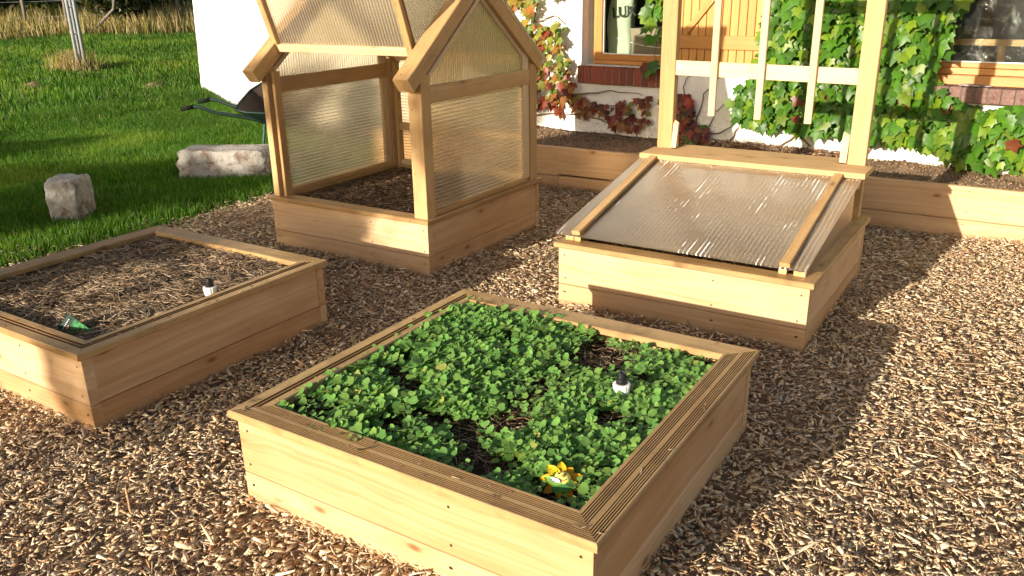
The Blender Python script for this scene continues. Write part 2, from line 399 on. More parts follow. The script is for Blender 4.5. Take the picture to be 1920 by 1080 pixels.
def poly_mat(name, tintc, period=0.016, blur=0.30, clear=0.10, ribc=0.35, bstr=0.5, streak=0.0, base=0.05):
    """twin-wall sheet: ribs run along bc.x, repeat along bc.y"""
    t = NT(name); bc = t.attr('bc').outputs['Vector']
    y = t.n('ShaderNodeSeparateXYZ', {0: bc}).outputs[1]
    wob = t.noise(t.vmul(bc, (3.0, 30.0, 1.0)), 1.0, 2.0).outputs['Fac']
    ph = t.math('MULTIPLY', t.math('ADD', y, t.math('MULTIPLY', wob, 0.0012)), 2 * math.pi / period)
    s = t.math('MULTIPLY', t.math('ADD', t.math('SINE', ph), 1.0), 0.5)
    rib = t.ramp(s, [(0.80, 0.0), (0.95, 1.0)])
    bump = t.n('ShaderNodeBump', {'Height': s, 'Strength': bstr, 'Distance': 0.004})
    smudge = t.noise(t.vmul(bc, (2.5, 2.5, 2.5)), 1.0, 4.0, 0.6).outputs['Fac']
    gl = t.n('ShaderNodeBsdfGlossy', {'Color': (1, 1, 1, 1), 'Roughness': 0.13, 'Normal': bump.outputs[0]})
    rf = t.n('ShaderNodeBsdfRefraction', {'Color': (*tintc, 1), 'Roughness': blur, 'IOR': 1.22})
    tl = t.n('ShaderNodeBsdfTranslucent', {'Color': (*[x * 0.9 for x in tintc], 1)})
    df = t.n('ShaderNodeBsdfDiffuse', {'Color': (0.72, 0.63, 0.50, 1)})
    tp = t.n('ShaderNodeBsdfTransparent', {'Color': (*tintc, 1)})
    hz = t.n('ShaderNodeMixShader', {0: 0.35}); t.link(tl.outputs[0], hz.inputs[1]); t.link(df.outputs[0], hz.inputs[2])
    m1 = t.n('ShaderNodeMixShader', {0: clear}); t.link(rf.outputs[0], m1.inputs[1]); t.link(tp.outputs[0], m1.inputs[2])
    hazef = t.math('ADD', t.math('MULTIPLY', rib, ribc), t.math('MULTIPLY_ADD', t.ramp(smudge, [(0.35, 0.0), (0.7, 1.0)]), 0.16, base), clamp=True)
    m2 = t.n('ShaderNodeMixShader', {0: hazef}); t.link(m1.outputs[0], m2.inputs[1]); t.link(hz.outputs[0], m2.inputs[2])
    if streak:      # sun glints along some ribs, painted as patches of white diffuse colour
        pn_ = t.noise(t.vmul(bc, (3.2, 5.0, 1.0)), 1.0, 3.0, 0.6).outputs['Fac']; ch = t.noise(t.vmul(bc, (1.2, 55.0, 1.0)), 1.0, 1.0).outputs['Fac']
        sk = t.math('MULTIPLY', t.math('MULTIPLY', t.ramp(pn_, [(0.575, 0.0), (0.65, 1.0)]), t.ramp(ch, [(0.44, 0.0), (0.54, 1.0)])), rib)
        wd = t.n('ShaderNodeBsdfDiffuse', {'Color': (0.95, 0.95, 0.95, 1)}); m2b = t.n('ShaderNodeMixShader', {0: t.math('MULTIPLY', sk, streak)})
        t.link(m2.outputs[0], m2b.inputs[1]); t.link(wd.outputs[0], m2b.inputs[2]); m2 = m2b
    fr = t.n('ShaderNodeFresnel', {'IOR': 1.45})
    m3 = t.n('ShaderNodeMixShader', {0: t.math('MULTIPLY', fr.outputs[0], 0.85)}); t.link(m2.outputs[0], m3.inputs[1]); t.link(gl.outputs[0], m3.inputs[2])
    return t.done(m3)
M_POLY = poly_mat('twin_wall_sheet', (0.90, 0.84, 0.72), period=0.022, ribc=0.55, clear=0.15, blur=0.24, bstr=0.12)
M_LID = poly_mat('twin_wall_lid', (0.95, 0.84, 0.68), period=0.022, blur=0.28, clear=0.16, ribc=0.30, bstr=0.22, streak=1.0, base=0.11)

def glass_mat():
    t = NT('window_glass'); co = t.n('ShaderNodeTexCoord').outputs['Object']
    n = t.noise(co, 6.0, 2.0).outputs['Fac']
    b = t.n('ShaderNodeBump', {'Height': n, 'Strength': 0.05, 'Distance': 0.02})
    gl = t.n('ShaderNodeBsdfGlossy', {'Color': (1, 1, 1, 1), 'Roughness': 0.02, 'Normal': b.outputs[0]})
    tp = t.n('ShaderNodeBsdfTransparent', {'Color': (0.86, 0.90, 0.87, 1)})
    fr = t.n('ShaderNodeFresnel', {'IOR': 1.5})
    m = t.n('ShaderNodeMixShader', {0: t.math('MULTIPLY', fr.outputs[0], 1.3)}); t.link(tp.outputs[0], m.inputs[1]); t.link(gl.outputs[0], m.inputs[2])
    return t.done(m)
M_GLASS = glass_mat()

# ------------------------------------------------------------------ numpy noise + terrain
def vnoise(x, y, s, seed=0):
    x = np.asarray(x, float) * s; y = np.asarray(y, float) * s
    xi = np.floor(x).astype(np.int64); yi = np.floor(y).astype(np.int64); fx = x - xi; fy = y - yi
    fx = fx * fx * (3 - 2 * fx); fy = fy * fy * (3 - 2 * fy)
    def h(a, b):
        n = (a * 374761393 + b * 668265263 + seed * 1442695041) & 0xffffffff
        n = ((n ^ (n >> 13)) * 1274126177) & 0xffffffff
        return ((n ^ (n >> 16)) & 0xffff) / 65535.0
    return (h(xi, yi) * (1 - fx) + h(xi + 1, yi) * fx) * (1 - fy) + (h(xi, yi + 1) * (1 - fx) + h(xi + 1, yi + 1) * fx) * fy
def fbm(x, y, s, seed=0, o=4):
    r = 0; a = 0.5; t = 0
    for i in range(o):
        r = r + a * vnoise(x, y, s * 2 ** i, seed + i); t += a; a *= 0.5
    return r / t
def ground_z(x, y):
    x = np.asarray(x, float); y = np.asarray(y, float)
    d = -0.857 * x + 0.515 * y
    rise = 0.035 * np.clip(d - 9.5, 0, 32)
    lawn = np.clip((-5.3 - x) / 1.5, 0, 1)
    return rise + lawn * ((fbm(x, y, 0.45, 5) - 0.5) * 0.10 + 0.015) + (fbm(x, y, 1.7, 9) - 0.5) * 0.035
def lawn_edge(y):
    return -5.28 + (fbm(y, y * 0 + 3.1, 0.9, 21) - 0.5) * 0.35
def in_view(P, m=0.25):
    """rough frustum test with a margin, P (n,3)"""
    d = P - np.array(CAM); z = d @ np.array(CF); x = d @ np.array(CR); y = d @ np.array(CU)
    z = np.maximum(z, 0.05)
    return (z > 0.3) & (np.abs(x / z) < 0.617 * (1 + m)) & (np.abs(y / z) < 0.347 * (1 + m))

# ground: one sheet to the horizon, split by what covers it
def axis(lo, hi, step, far):
    c = list(np.arange(lo, hi + 1e-6, step)); s = step
    a = [lo]; 
    while a[-1] > -far: s *= 1.35; a.append(a[-1] - s)
    s = step; b = [hi]
    while b[-1] < far: s *= 1.35; b.append(b[-1] + s)
    return np.array(sorted(set(a[1:] + c + b[1:])))
gx = axis(-16, 4, 0.08, 600); gy = axis(-1, 14, 0.08, 600)
GX, GY = np.meshgrid(gx, gy, indexing='ij'); GZ = ground_z(GX, GY)
GV = np.stack([GX, GY, GZ], -1).reshape(-1, 3)
ni, nj = len(gx), len(gy)
ii, jj = np.meshgrid(np.arange(ni - 1), np.arange(nj - 1), indexing='ij')
a0 = (ii * nj + jj).ravel()
GF = np.stack([a0, a0 + nj, a0 + nj + 1, a0 + 1], -1)
cx = GV[GF].mean(1)
is_lawn = (cx[:, 0] < lawn_edge(cx[:, 1]))
def sub(V, F):
    u, inv = np.unique(F, return_inverse=True); return V[u], inv.reshape(F.shape)
v_, f_ = sub(GV, GF[is_lawn]); o = np_mesh('lawn', v_, f_, M_LAWN, smooth=True); tag(o, 'green lawn sloping up behind the beds', 'lawn', kind='structure')
v_, f_ = sub(GV, GF[~is_lawn]); o = np_mesh('ground', v_, f_, M_UNDER, smooth=True); tag(o, 'brown ground under the wood chip path', 'ground', kind='structure')

# ------------------------------------------------------------------ layout
BX = [(-2.041, -0.725), (-4.181, -2.865)]
BY = [(1.492, 2.794), (3.60, 4.90)]
H = 0.360; CT = 0.028; OV = 0.02; CW = 0.105

def grooved(W, T):
    """decking board: two bands of five grooves"""
    p = [(0.003, 0), (W - 0.003, 0), (W, 0.003), (W, T - 0.004), (W - 0.004, T)]
    gs = []
    for band in (W - 0.014, W * 0.5 - 0.010):
        for k in range(5):
            gs.append(band - k * 0.0072)
    for g in gs:
        p += [(g, T), (g - 0.0008, T - 0.0032), (g - 0.0030, T - 0.0032), (g - 0.0038, T)]
    p += [(0.004, T), (0, T - 0.004), (0, 0.003)]
    return p
def stepped(W, T):
    p = [(0.003, 0), (W - 0.003, 0), (W, 0.003), (W, T - 0.004), (W - 0.004, T)]
    for g in (W - 0.03, W * 0.5 + 0.006):
        p += [(g, T), (g - 0.002, T - 0.004), (g - 0.012, T - 0.004), (g - 0.014, T)]
    p += [(0.004, T), (0, T - 0.004), (0, 0.003)]
    return p

def planter(root, x0, x1, y0, y1, caps=('p', 'p', 'p', 'p'), cw=CW, soil_z=0.285):
    """timber box: two boards per side, mitred caps; x0..y1 are the outer cap edges"""
    bx0, bx1, by0, by1 = x0 + OV, x1 - OV, y0 + OV, y1 - OV
    T = 0.042
    rows = [(-0.04, 0.1295), (0.1325, H - CT)]
    for ri, (za, zb) in enumerate(rows):
        j = 0.0015 * ri
        mb = MB(); board(mb, (bx0, by0 + T, za), (1, 0, 0), (0, 0, 1), bx1 - bx0, zb - za, T)   # front
        for xs in (bx0 + 0.035, bx1 - 0.035, (bx0 + bx1) / 2 + 0.2):
            for zz in (za + 0.035 if ri else za + 0.13, zb - 0.04):
                if zz > 0.03: disc(mb, (xs + random.uniform(-.006, .006), by0 - 0.0008, zz), (0, -1, 0), 0.0048)
        mb.build('front_board', [M_PINE, M_SCREW], root)
        mb = MB(); board(mb, (bx0, by1, za), (1, 0, 0), (0, 0, 1), bx1 - bx0, zb - za, T)
        mb.build('back_board', [M_PINE, M_SCREW], root)
        for xx, nx in ((bx1 - T - j * 0 - 0.002, 1), (bx0 + 0.002, -1)):
            mb = MB(); board(mb, (xx, by0 + T + 0.001, za), (0, 1, 0), (0, 0, 1), by1 - by0 - 2 * T - 0.002, zb - za, T)
            mb.build('side_board', [M_PINE, M_SCREW], root)
    prof = {'p': lambda: rect(cw, CT, 0.004), 'g': lambda: grooved(cw, CT), 's': lambda: stepped(cw, CT)}
    z = H - CT
    # front, right, back, left : outer edge is w=0
    for k, (o_, ax, aw, L) in enumerate((((x0, y0, z), (1, 0, 0), (0, 1, 0), x1 - x0), ((x1, y0, z), (0, 1, 0), (-1, 0, 0), y1 - y0),
                                         ((x1, y1, z), (-1, 0, 0), (0, -1, 0), x1 - x0), ((x0, y1, z), (0, -1, 0), (1, 0, 0), y1 - y0))):
        mb = MB(); prism(mb, Vector(o_) + Vector(ax) * 0.0007, ax, aw, (0, 0, 1), L - 0.0014, prof[caps[k]](), 1, 1, gz=CT - 0.002)
        mb.build('cap_board', [M_CAP, M_GROOVE], root)

def soil_patch(name, x0, x1, y0, y1, z, label, mat=M_SOIL, amp=0.03, step=0.02, seed=0):
    xs = np.arange(x0, x1 + step, step); ys = np.arange(y0, y1 + step, step)
    X, Y = np.meshgrid(xs, ys, indexing='ij')
    Z = z + (fbm(X, Y, 6, seed) - 0.5) * amp * 2
    V = np.stack([X, Y, Z], -1).reshape(-1, 3); nj_ = len(ys)
    a, b = np.meshgrid(np.arange(len(xs) - 1), np.arange(nj_ - 1), indexing='ij'); a = (a * nj_ + b).ravel()
    o = np_mesh(name, V, np.stack([a, a + nj_, a + nj_ + 1, a + 1], -1), mat, smooth=True)
    return tag(o, label, 'soil', kind='stuff')

def sticks(n, xf, L, W, cols, tilt=0.25, T=0.5, jitter_z=0.02, weights=None, taper=0.6):
    """n flat slivers as boxes; xf(n)->(n,3) positions"""
    P = xf(n); n = len(P)
    l = RNG.uniform(*L, n) * RNG.uniform(0.6, 1.2, n); w = RNG.uniform(*W, n); t = w * T * RNG.uniform(0.5, 1.1, n)
    ya = RNG.uniform(0, 2 * np.pi, n); pi_ = RNG.normal(0, tilt, n); ro = RNG.normal(0, tilt * 1.6, n)
    cx_, sx = np.cos(ya), np.sin(ya)
    A = np.stack([cx_ * np.cos(pi_), sx * np.cos(pi_), np.sin(pi_)], -1)
    B0 = np.stack([-sx, cx_, np.zeros(n)], -1)
    N0 = np.cross(A, B0)
    B = B0 * np.cos(ro)[:, None] + N0 * np.sin(ro)[:, None]; N = np.cross(A, B)
    sg = np.array([[-1, -1, -1], [1, -1, -1], [1, 1, -1], [-1, 1, -1], [-1, -1, 1], [1, -1, 1], [1, 1, 1], [-1, 1, 1]], float) * 0.5
    S = np.repeat(sg[None], n, 0)
    S[:, :, 0] += RNG.uniform(-0.16, 0.16, (n, 8)); 
    e0 = RNG.uniform(taper * 0.3, 1, (n, 1)); e1 = RNG.uniform(taper * 0.3, 1, (n, 1))
    sc = np.where(sg[None, :, 0] < 0, e0, e1)
    S[:, :, 1] = S[:, :, 1] * sc + RNG.uniform(-0.12, 0.12, (n, 8)); S[:, :, 2] *= 0.6 + 0.4 * sc
    V = P[:, None] + A[:, None] * (S[:, :, :1] * l[:, None, None]) + B[:, None] * (S[:, :, 1:2] * w[:, None, None]) + N[:, None] * (S[:, :, 2:] * t[:, None, None])
    V[:, :, 2] += (RNG.uniform(0, jitter_z, n))[:, None]
    q = np.array([[0, 3, 2, 1], [4, 5, 6, 7], [0, 1, 5, 4], [1, 2, 6, 5], [2, 3, 7, 6], [3, 0, 4, 7]])
    F = (np.arange(n) * 8)[:, None, None] + q[None]
    cols = np.array(cols); ci = RNG.choice(len(cols), n, p=weights)
    C = cols[ci] * RNG.uniform(0.7, 1.25, (n, 1))
    return V.reshape(-1, 3), F.reshape(-1, 4), np.repeat(C, 8, 0)

# ------------------------------------------------------------------ wood chips
def chip_pos(n):
    X = RNG.uniform(-5.75, 2.2, n); Y = RNG.uniform(0.55, 5.95, n)
    keep = np.ones(n, bool)
    for bx in BX:
        for by in BY:
            keep &= ~((X > bx[0] + OV + 0.008) & (X < bx[1] - OV - 0.008) & (Y > by[0] + OV + 0.008) & (Y < by[1] - OV - 0.008))
    ed = lawn_edge(Y); keep &= (X > ed - 0.05) | ((X > ed - 0.45) & (RNG.uniform(0, 1, n) < 0.16))
    dst = np.full(n, 9.0)
    for bx in BX:
        for by in BY:
            ddx = np.maximum(np.maximum(bx[0] - X, X - bx[1]), 0); ddy = np.maximum(np.maximum(by[0] - Y, Y - by[1]), 0); dst = np.minimum(dst, np.hypot(ddx, ddy))
    dst = np.minimum(dst, 5.95 - Y)
    Z = ground_z(X, Y) + 0.002 + 0.013 * np.exp(-dst / 0.05) * (0.4 + 1.2 * fbm(X, Y, 3.0, 71))
    P = np.stack([X, Y, Z], -1)
    return P[keep & in_view(P, 0.35)]
CH_COLS = [(0.74, 0.60, 0.41), (0.63, 0.475, 0.30), (0.51, 0.355, 0.21), (0.38, 0.245, 0.14), (0.21, 0.13, 0.08), (0.44, 0.25, 0.13), (0.52, 0.43, 0.32)]
Va, Fa, Ca = sticks(165000, chip_pos, (0.012, 0.038), (0.007, 0.016), CH_COLS, 0.22, 0.30, 0.028, [0.17, 0.24, 0.22, 0.13, 0.08, 0.05, 0.11])
Vb, Fb, Cb = sticks(8000, chip_pos, (0.030, 0.060), (0.011, 0.020), CH_COLS, 0.25, 0.35, 0.034, [0.20, 0.26, 0.22, 0.12, 0.06, 0.08, 0.06])
Vc, Fc, Cc = sticks(30000, chip_pos, (0.008, 0.05), (0.0022, 0.005), CH_COLS, 0.35, 0.7, 0.034, [0.2, 0.24, 0.2, 0.13, 0.08, 0.08, 0.07])
def fine_pos(n):
    P = chip_pos(n); return P[fbm(P[:, 0], P[:, 1], 1.6, 61) > 0.52]
Vd, Fd, Cd = sticks(90000, fine_pos, (0.005, 0.016), (0.003, 0.008), CH_COLS, 0.35, 0.6, 0.036, [0.10, 0.22, 0.26, 0.2, 0.1, 0.07, 0.05])
Ve, Fe, Ce = sticks(420, chip_pos, (0.07, 0.16), (0.004, 0.012), CH_COLS, 0.10, 0.5, 0.04, [0.15, 0.2, 0.2, 0.2, 0.1, 0.1, 0.05])
parts_ = [(Va, Fa, Ca), (Vb, Fb, Cb), (Vc, Fc, Cc), (Vd, Fd, Cd), (Ve, Fe, Ce)]; n0_ = 0; Fs_ = []
for V_, F_, C_ in parts_: Fs_.append(F_ + n0_); n0_ += len(V_)
o = np_mesh('wood_chips', np.vstack([p[0] for p in parts_]), np.vstack(Fs_), M_CHIP, col=np.vstack([p[2] for p in parts_]))
tag(o, 'pale and brown wood chips covering the path between the timber beds', 'wood chips', kind='stuff')

# ------------------------------------------------------------------ raised beds
def mulch(x0, x1, y0, y1, z, n, cols, label, L=(0.02, 0.07), W=(0.0016, 0.0045), amp=0.03, seed=0, wts=None, jz=0.02):
    def pos(k):
        X = RNG.uniform(x0, x1, k); Y = RNG.uniform(y0, y1, k)
        return np.stack([X, Y, z + (fbm(X, Y, 6, seed) - 0.5) * amp * 2], -1)
    V, F, C = sticks(n, pos, L, W, cols, 0.22, 0.7, jz, wts)
    V[:, 0] = np.clip(V[:, 0], x0 - 0.012, x1 + 0.012); V[:, 1] = np.clip(V[:, 1], y0 - 0.012, y1 + 0.012)
    o = np_mesh('straw_mulch', V, F, M_STRAW, col=C); return tag(o, label, 'mulch', kind='stuff')
STRAW2 = [(0.48, 0.37, 0.25), (0.34, 0.245, 0.155), (0.21, 0.14, 0.088), (0.11, 0.072, 0.046), (0.36, 0.22, 0.12)]
STRAW = [(0.40, 0.30, 0.19), (0.26, 0.18, 0.11), (0.15, 0.095, 0.06), (0.08, 0.05, 0.033), (0.30, 0.17, 0.09)]

# front bed
bx, by = BX[0], BY[0]
front = empty('raised_bed', ((bx[0] + bx[1]) / 2, (by[0] + by[1]) / 2, 0), 'square timber raised bed in the foreground filled with green seedlings', 'raised bed', 'raised beds on the wood chips')
planter(front, *bx, *by, caps=('g', 'g', 'p', 's'))
ix0, ix1, iy0, iy1 = bx[0] + OV + 0.05, bx[1] - OV - 0.05, by[0] + OV + 0.05, by[1] - OV - 0.05
soil_patch('bed_soil', ix0 - .005, ix1 + .005, iy0 - .005, iy1 + .005, 0.290, 'dark soil inside the seedling bed', amp=0.012, seed=3)
mulch(ix0 + .01, ix1 - .01, iy0 + .01, iy1 - .01, 0.292, 5200, STRAW, 'dry straw mulch between the seedlings', L=(0.02, 0.06), amp=0.012, seed=3, wts=[.22, .22, .22, .2, .14])

# left bed
bx, by = BX[1], BY[0]
left = empty('raised_bed', ((bx[0] + bx[1]) / 2, (by[0] + by[1]) / 2, 0), 'timber raised bed beside the lawn covered only with straw mulch', 'raised bed', 'raised beds on the wood chips')
planter(left, *bx, *by, caps=('s', 's', 'p', 'p'))
jx0, jx1, jy0, jy1 = bx[0] + OV + 0.05, bx[1] - OV - 0.05, by[0] + OV + 0.05, by[1] - OV - 0.05
soil_patch('bed_soil', jx0 - .005, jx1 + .005, jy0 - .005, jy1 + .005, 0.312, 'dark soil under the straw in the bed beside the lawn', amp=0.022, seed=4)
mulch(jx0 + .01, jx1 - .01, jy0 + .01, jy1 - .01, 0.316, 12000, STRAW2, 'grey brown straw mulch filling the bed beside the lawn', L=(0.025, 0.09), amp=0.022, seed=4, wts=[.24, .28, .24, .14, .10])

# bits of straw and chip dropped on the cap boards
def cap_pos(n):
    out_ = []
    for _ in range(n):
        bx_ = random.choice(BX); by_ = random.choice(BY[:1] * 3 + BY[1:]); k = random.randrange(4); w = random.uniform(.012, .09)
        if k == 0: p = (random.uniform(*bx_), by_[0] + w)
        elif k == 1: p = (bx_[1] - w, random.uniform(*by_))
        elif k == 2: p = (random.uniform(*bx_), by_[1] - w)
        else: p = (bx_[0] + w, random.uniform(*by_))
        out_.append((p[0], p[1], H + 0.001))
    return np.array(out_)
Vx, Fx, Cx = sticks(170, cap_pos, (0.006, 0.028), (0.0015, 0.004), STRAW2, 0.05, 0.5, 0.002)
o = np_mesh('dropped_straw', Vx, Fx, M_STRAW, col=Cx); tag(o, 'stray bits of straw lying on the cap boards', 'straw', kind='stuff')

# ------------------------------------------------------------------ seedlings
BARE = [(-1.648, 1.958, .085), (-1.75, 2.01, .07), (-1.309, 1.791, .06), (-1.24, 1.93, .08), (-1.176, 2.476, .11), (-1.148, 2.598, .07), (-1.605, 2.504, .07),
        (-1.158, 1.709, .10), (-1.29, 2.571, .05), (-0.95, 1.70, .09), (-1.90, 1.93, .05), (-1.55, 1.86, .05), (-1.4, 1.70, .035), (-1.02, 1.86, .05), (-1.02, 2.30, .045), (-1.62, 2.28, .035)]
def seed_ok(x, y):
    for (a, b, r) in BARE:
        if (x - a) ** 2 + (y - b) ** 2 < (0.85 * r * random.uniform(0.75, 1.1)) ** 2: return False
    return True
LV, LF, LC, SV, SF, SC = [], [], [], [], [], []
def leaf_round(c, d, nrm, size, col):
    """kidney-shaped cotyledon: c base, d direction, nrm up"""
    side = d.cross(nrm).normalized()
    pts = [(0, 0, 0), (0.18, 0.42, .02), (0.55, 0.58, .07), (0.9, 0.40, .08), (0.86, 0.0, .0), (0.9, -0.40, .08), (0.55, -0.58, .07), (0.18, -0.42, .02), (0.5, 0, -.03)]
    cup = random.uniform(0.5, 2.0)
    b = len(LV)
    for (u_, v_, z_) in pts:
        LV.append(c + d * (u_ * size) + side * (v_ * size * random.uniform(.9, 1.1)) + nrm * (z_ * cup * size - 0.12 * u_ * u_ * size)); LC.append(col)
    for k in range(8): LF.append([b + 8, b + k, b + (k + 1) % 8])
def stem(p, q, r, col):
    b = len(SV); d = (q - p).normalized(); a = d.orthogonal().normalized(); e = d.cross(a)
    for pt in (p, q):
        for k in range(3):
            t_ = 2.094 * k; SV.append(pt + (a * math.cos(t_) + e * math.sin(t_)) * r); SC.append(col)
    for k in range(3):
        k2 = (k + 1) % 3; SF.append([b + k, b + k2, b + 3 + k2, b + 3 + k])
cnt = 0
tosun = -SUN
for _ in range(10500):
    x = random.uniform(ix0 + 0.03, ix1 - 0.01); y = random.uniform(iy0 + 0.02, iy1 - 0.01)
    if not seed_ok(x, y): continue
    dens = fbm(np.array([x]), np.array([y]), 7.0, 31)[0]
    leftish = (x - ix0) / (ix1 - ix0)
    if random.random() > (0.80 if leftish < .45 else 0.46) * max(0, (dens - .31)) * 4.0: continue
    cnt += 1
    big = 1.12 if leftish < 0.4 else 0.95
    hgt = random.uniform(0.022, 0.058) * big
    lean = Vector((tosun.x, tosun.y, 0)) * random.uniform(0.1, 0.5) + Vector((random.uniform(-.5, .5), random.uniform(-.5, .5), 0))
    base = Vector((x, y, 0.290)); top = base + Vector((lean.x * hgt, lean.y * hgt, hgt))
    stem(base, top, 0.0012, (0.20, 0.30, 0.10))
    nl = random.choice((2, 2, 3, 4))
    a0_ = random.uniform(0, 6.28)
    hue = random.random()
    for k in range(nl):
        an = a0_ + k * 6.283 / nl + random.uniform(-.35, .35)
        el = random.uniform(-0.15, 0.6)
        d = Vector((math.cos(an) * math.cos(el), math.sin(an) * math.cos(el), math.sin(el)))
        up = (Vector((0, 0, 1)) + tosun * 0.45 + Vector((random.uniform(-.35, .35), random.uniform(-.35, .35), 0)))
        up = (up - d * up.dot(d)).normalized()
        pet = random.uniform(0.004, 0.014)
        q = top + d * pet
        stem(top, q, 0.0009, (0.22, 0.33, 0.12))
        br = random.uniform(0.75, 1.2)
        col = (0.12 * br + 0.05 * hue, 0.275 * br + .02 * hue, 0.06 * br)
        if random.random() < .012: col = (0.30, 0.32, 0.07)
        leaf_round(q, d, up, min(.034, random.lognormvariate(-3.93, .34)) * big, col)
mb_v = np.array([tuple(v) for v in LV + SV]);
me = bpy.data.meshes.new('seedlings')
me.from_pydata([tuple(v) for v in LV + SV], [], LF + [[i + len(LV) for i in f] for f in SF])
a = me.attributes.new('col', 'FLOAT_COLOR', 'POINT')
cc = np.ones((len(LV) + len(SV), 4), np.float32); cc[:, :3] = np.array(LC + SC); a.data.foreach_set('color', cc.ravel())
me.materials.append(M_SEED)
me.polygons.foreach_set('use_smooth', [True] * len(me.polygons)); me.update()
o = link_mesh('seedlings', me); tag(o, 'dense patches of round-leaved green seedlings growing in the front bed', 'seedlings', kind='stuff')
print('seedlings', cnt)

# ------------------------------------------------------------------ greenhouse
def sheet(name, verts4, u, parent, mat, T=0.008, bc_scale=1.0):
    """flat sheet from an outline (list of Vectors in one plane); ribs run along u"""
    vs_ = [Vector(v) for v in verts4]
    n_ = (vs_[1] - vs_[0]).cross(vs_[2] - vs_[1]).normalized(); u = Vector(u).normalized(); w = n_.cross(u)
    k = len(vs_); mb = MB()
    V = vs_ + [v - n_ * T for v in vs_]
    bc = [Vector((v.dot(u), v.dot(w), 0)) for v in vs_] * 2
    F = [list(range(k)), [k + i for i in reversed(range(k))]] + [[i, k + i, k + (i + 1) % k, (i + 1) % k] for i in range(k)]
    mb.add(V, F, bc)
    return mb.build(name, mat, parent)

gx0, gx1 = BX[1]; gy0, gy1 = BY[1]
gh = empty('mini_greenhouse', ((gx0 + gx1) / 2, (gy0 + gy1) / 2, 0), 'small gabled timber and clear sheet greenhouse with its front roof panel opened', 'greenhouse')
planter(gh, gx0, gx1, gy0, gy1, cw=0.10)
soil_patch('bed_soil', gx0 + .07, gx1 - .07, gy0 + .07, gy1 - .07, 0.312, 'dark soil inside the small greenhouse', amp=0.015, seed=8)
mulch(gx0 + .08, gx1 - .08, gy0 + .08, gy1 - .08, 0.315, 11000, STRAW, 'brown straw and chip mulch on the floor of the small greenhouse', L=(0.012, 0.05), W=(0.002, 0.006), amp=0.015, seed=8, wts=[.14, .26, .28, .22, .10])
PW, PD, PT = 0.098, 0.085, 1.15
XL0, XR1 = gx0 + 0.045, gx1 - 0.018       # outer faces of the gables
YF, YB = gy0 + 0.022, gy1 - 0.045
PWX = 0.095
posts = [(XL0, YF), (XR1 - PWX, YF), (XL0, YB - PD), (XR1 - PWX, YB - PD)]
slope = 0.77; ridge_y = 4.215; ridge_z = 1.705
def roof_z(y): return ridge_z - slope * abs(y - ridge_y)
for (px, py) in posts:
    lft = px < -3.5; pw_ = 0.048 if lft else PWX
    mb = MB(); box(mb, (px, py, H + 0.0006), (px + pw_, py + PD, roof_z(py + PD / 2) - 0.115), grain='z')
    disc(mb, (px + .025, py - .0008, 0.98), (0, -1, 0), 0.004); disc(mb, (px + .02, py - .0008, 0.62), (0, -1, 0), 0.004)
    mb.build('post', [M_POST, M_SCREW], gh)
    # inner half of the post is a separate rebated lath
    if not lft: continue
    mb = MB(); x2 = px + 0.070
    box(mb, (x2, py + 0.02, H + 0.0006), (px + PWX - 0.003, py + PD - 0.01, roof_z(py + PD / 2) - 0.14), grain='z')
    mb.build('post_lath', [M_POST, M_SCREW], gh)
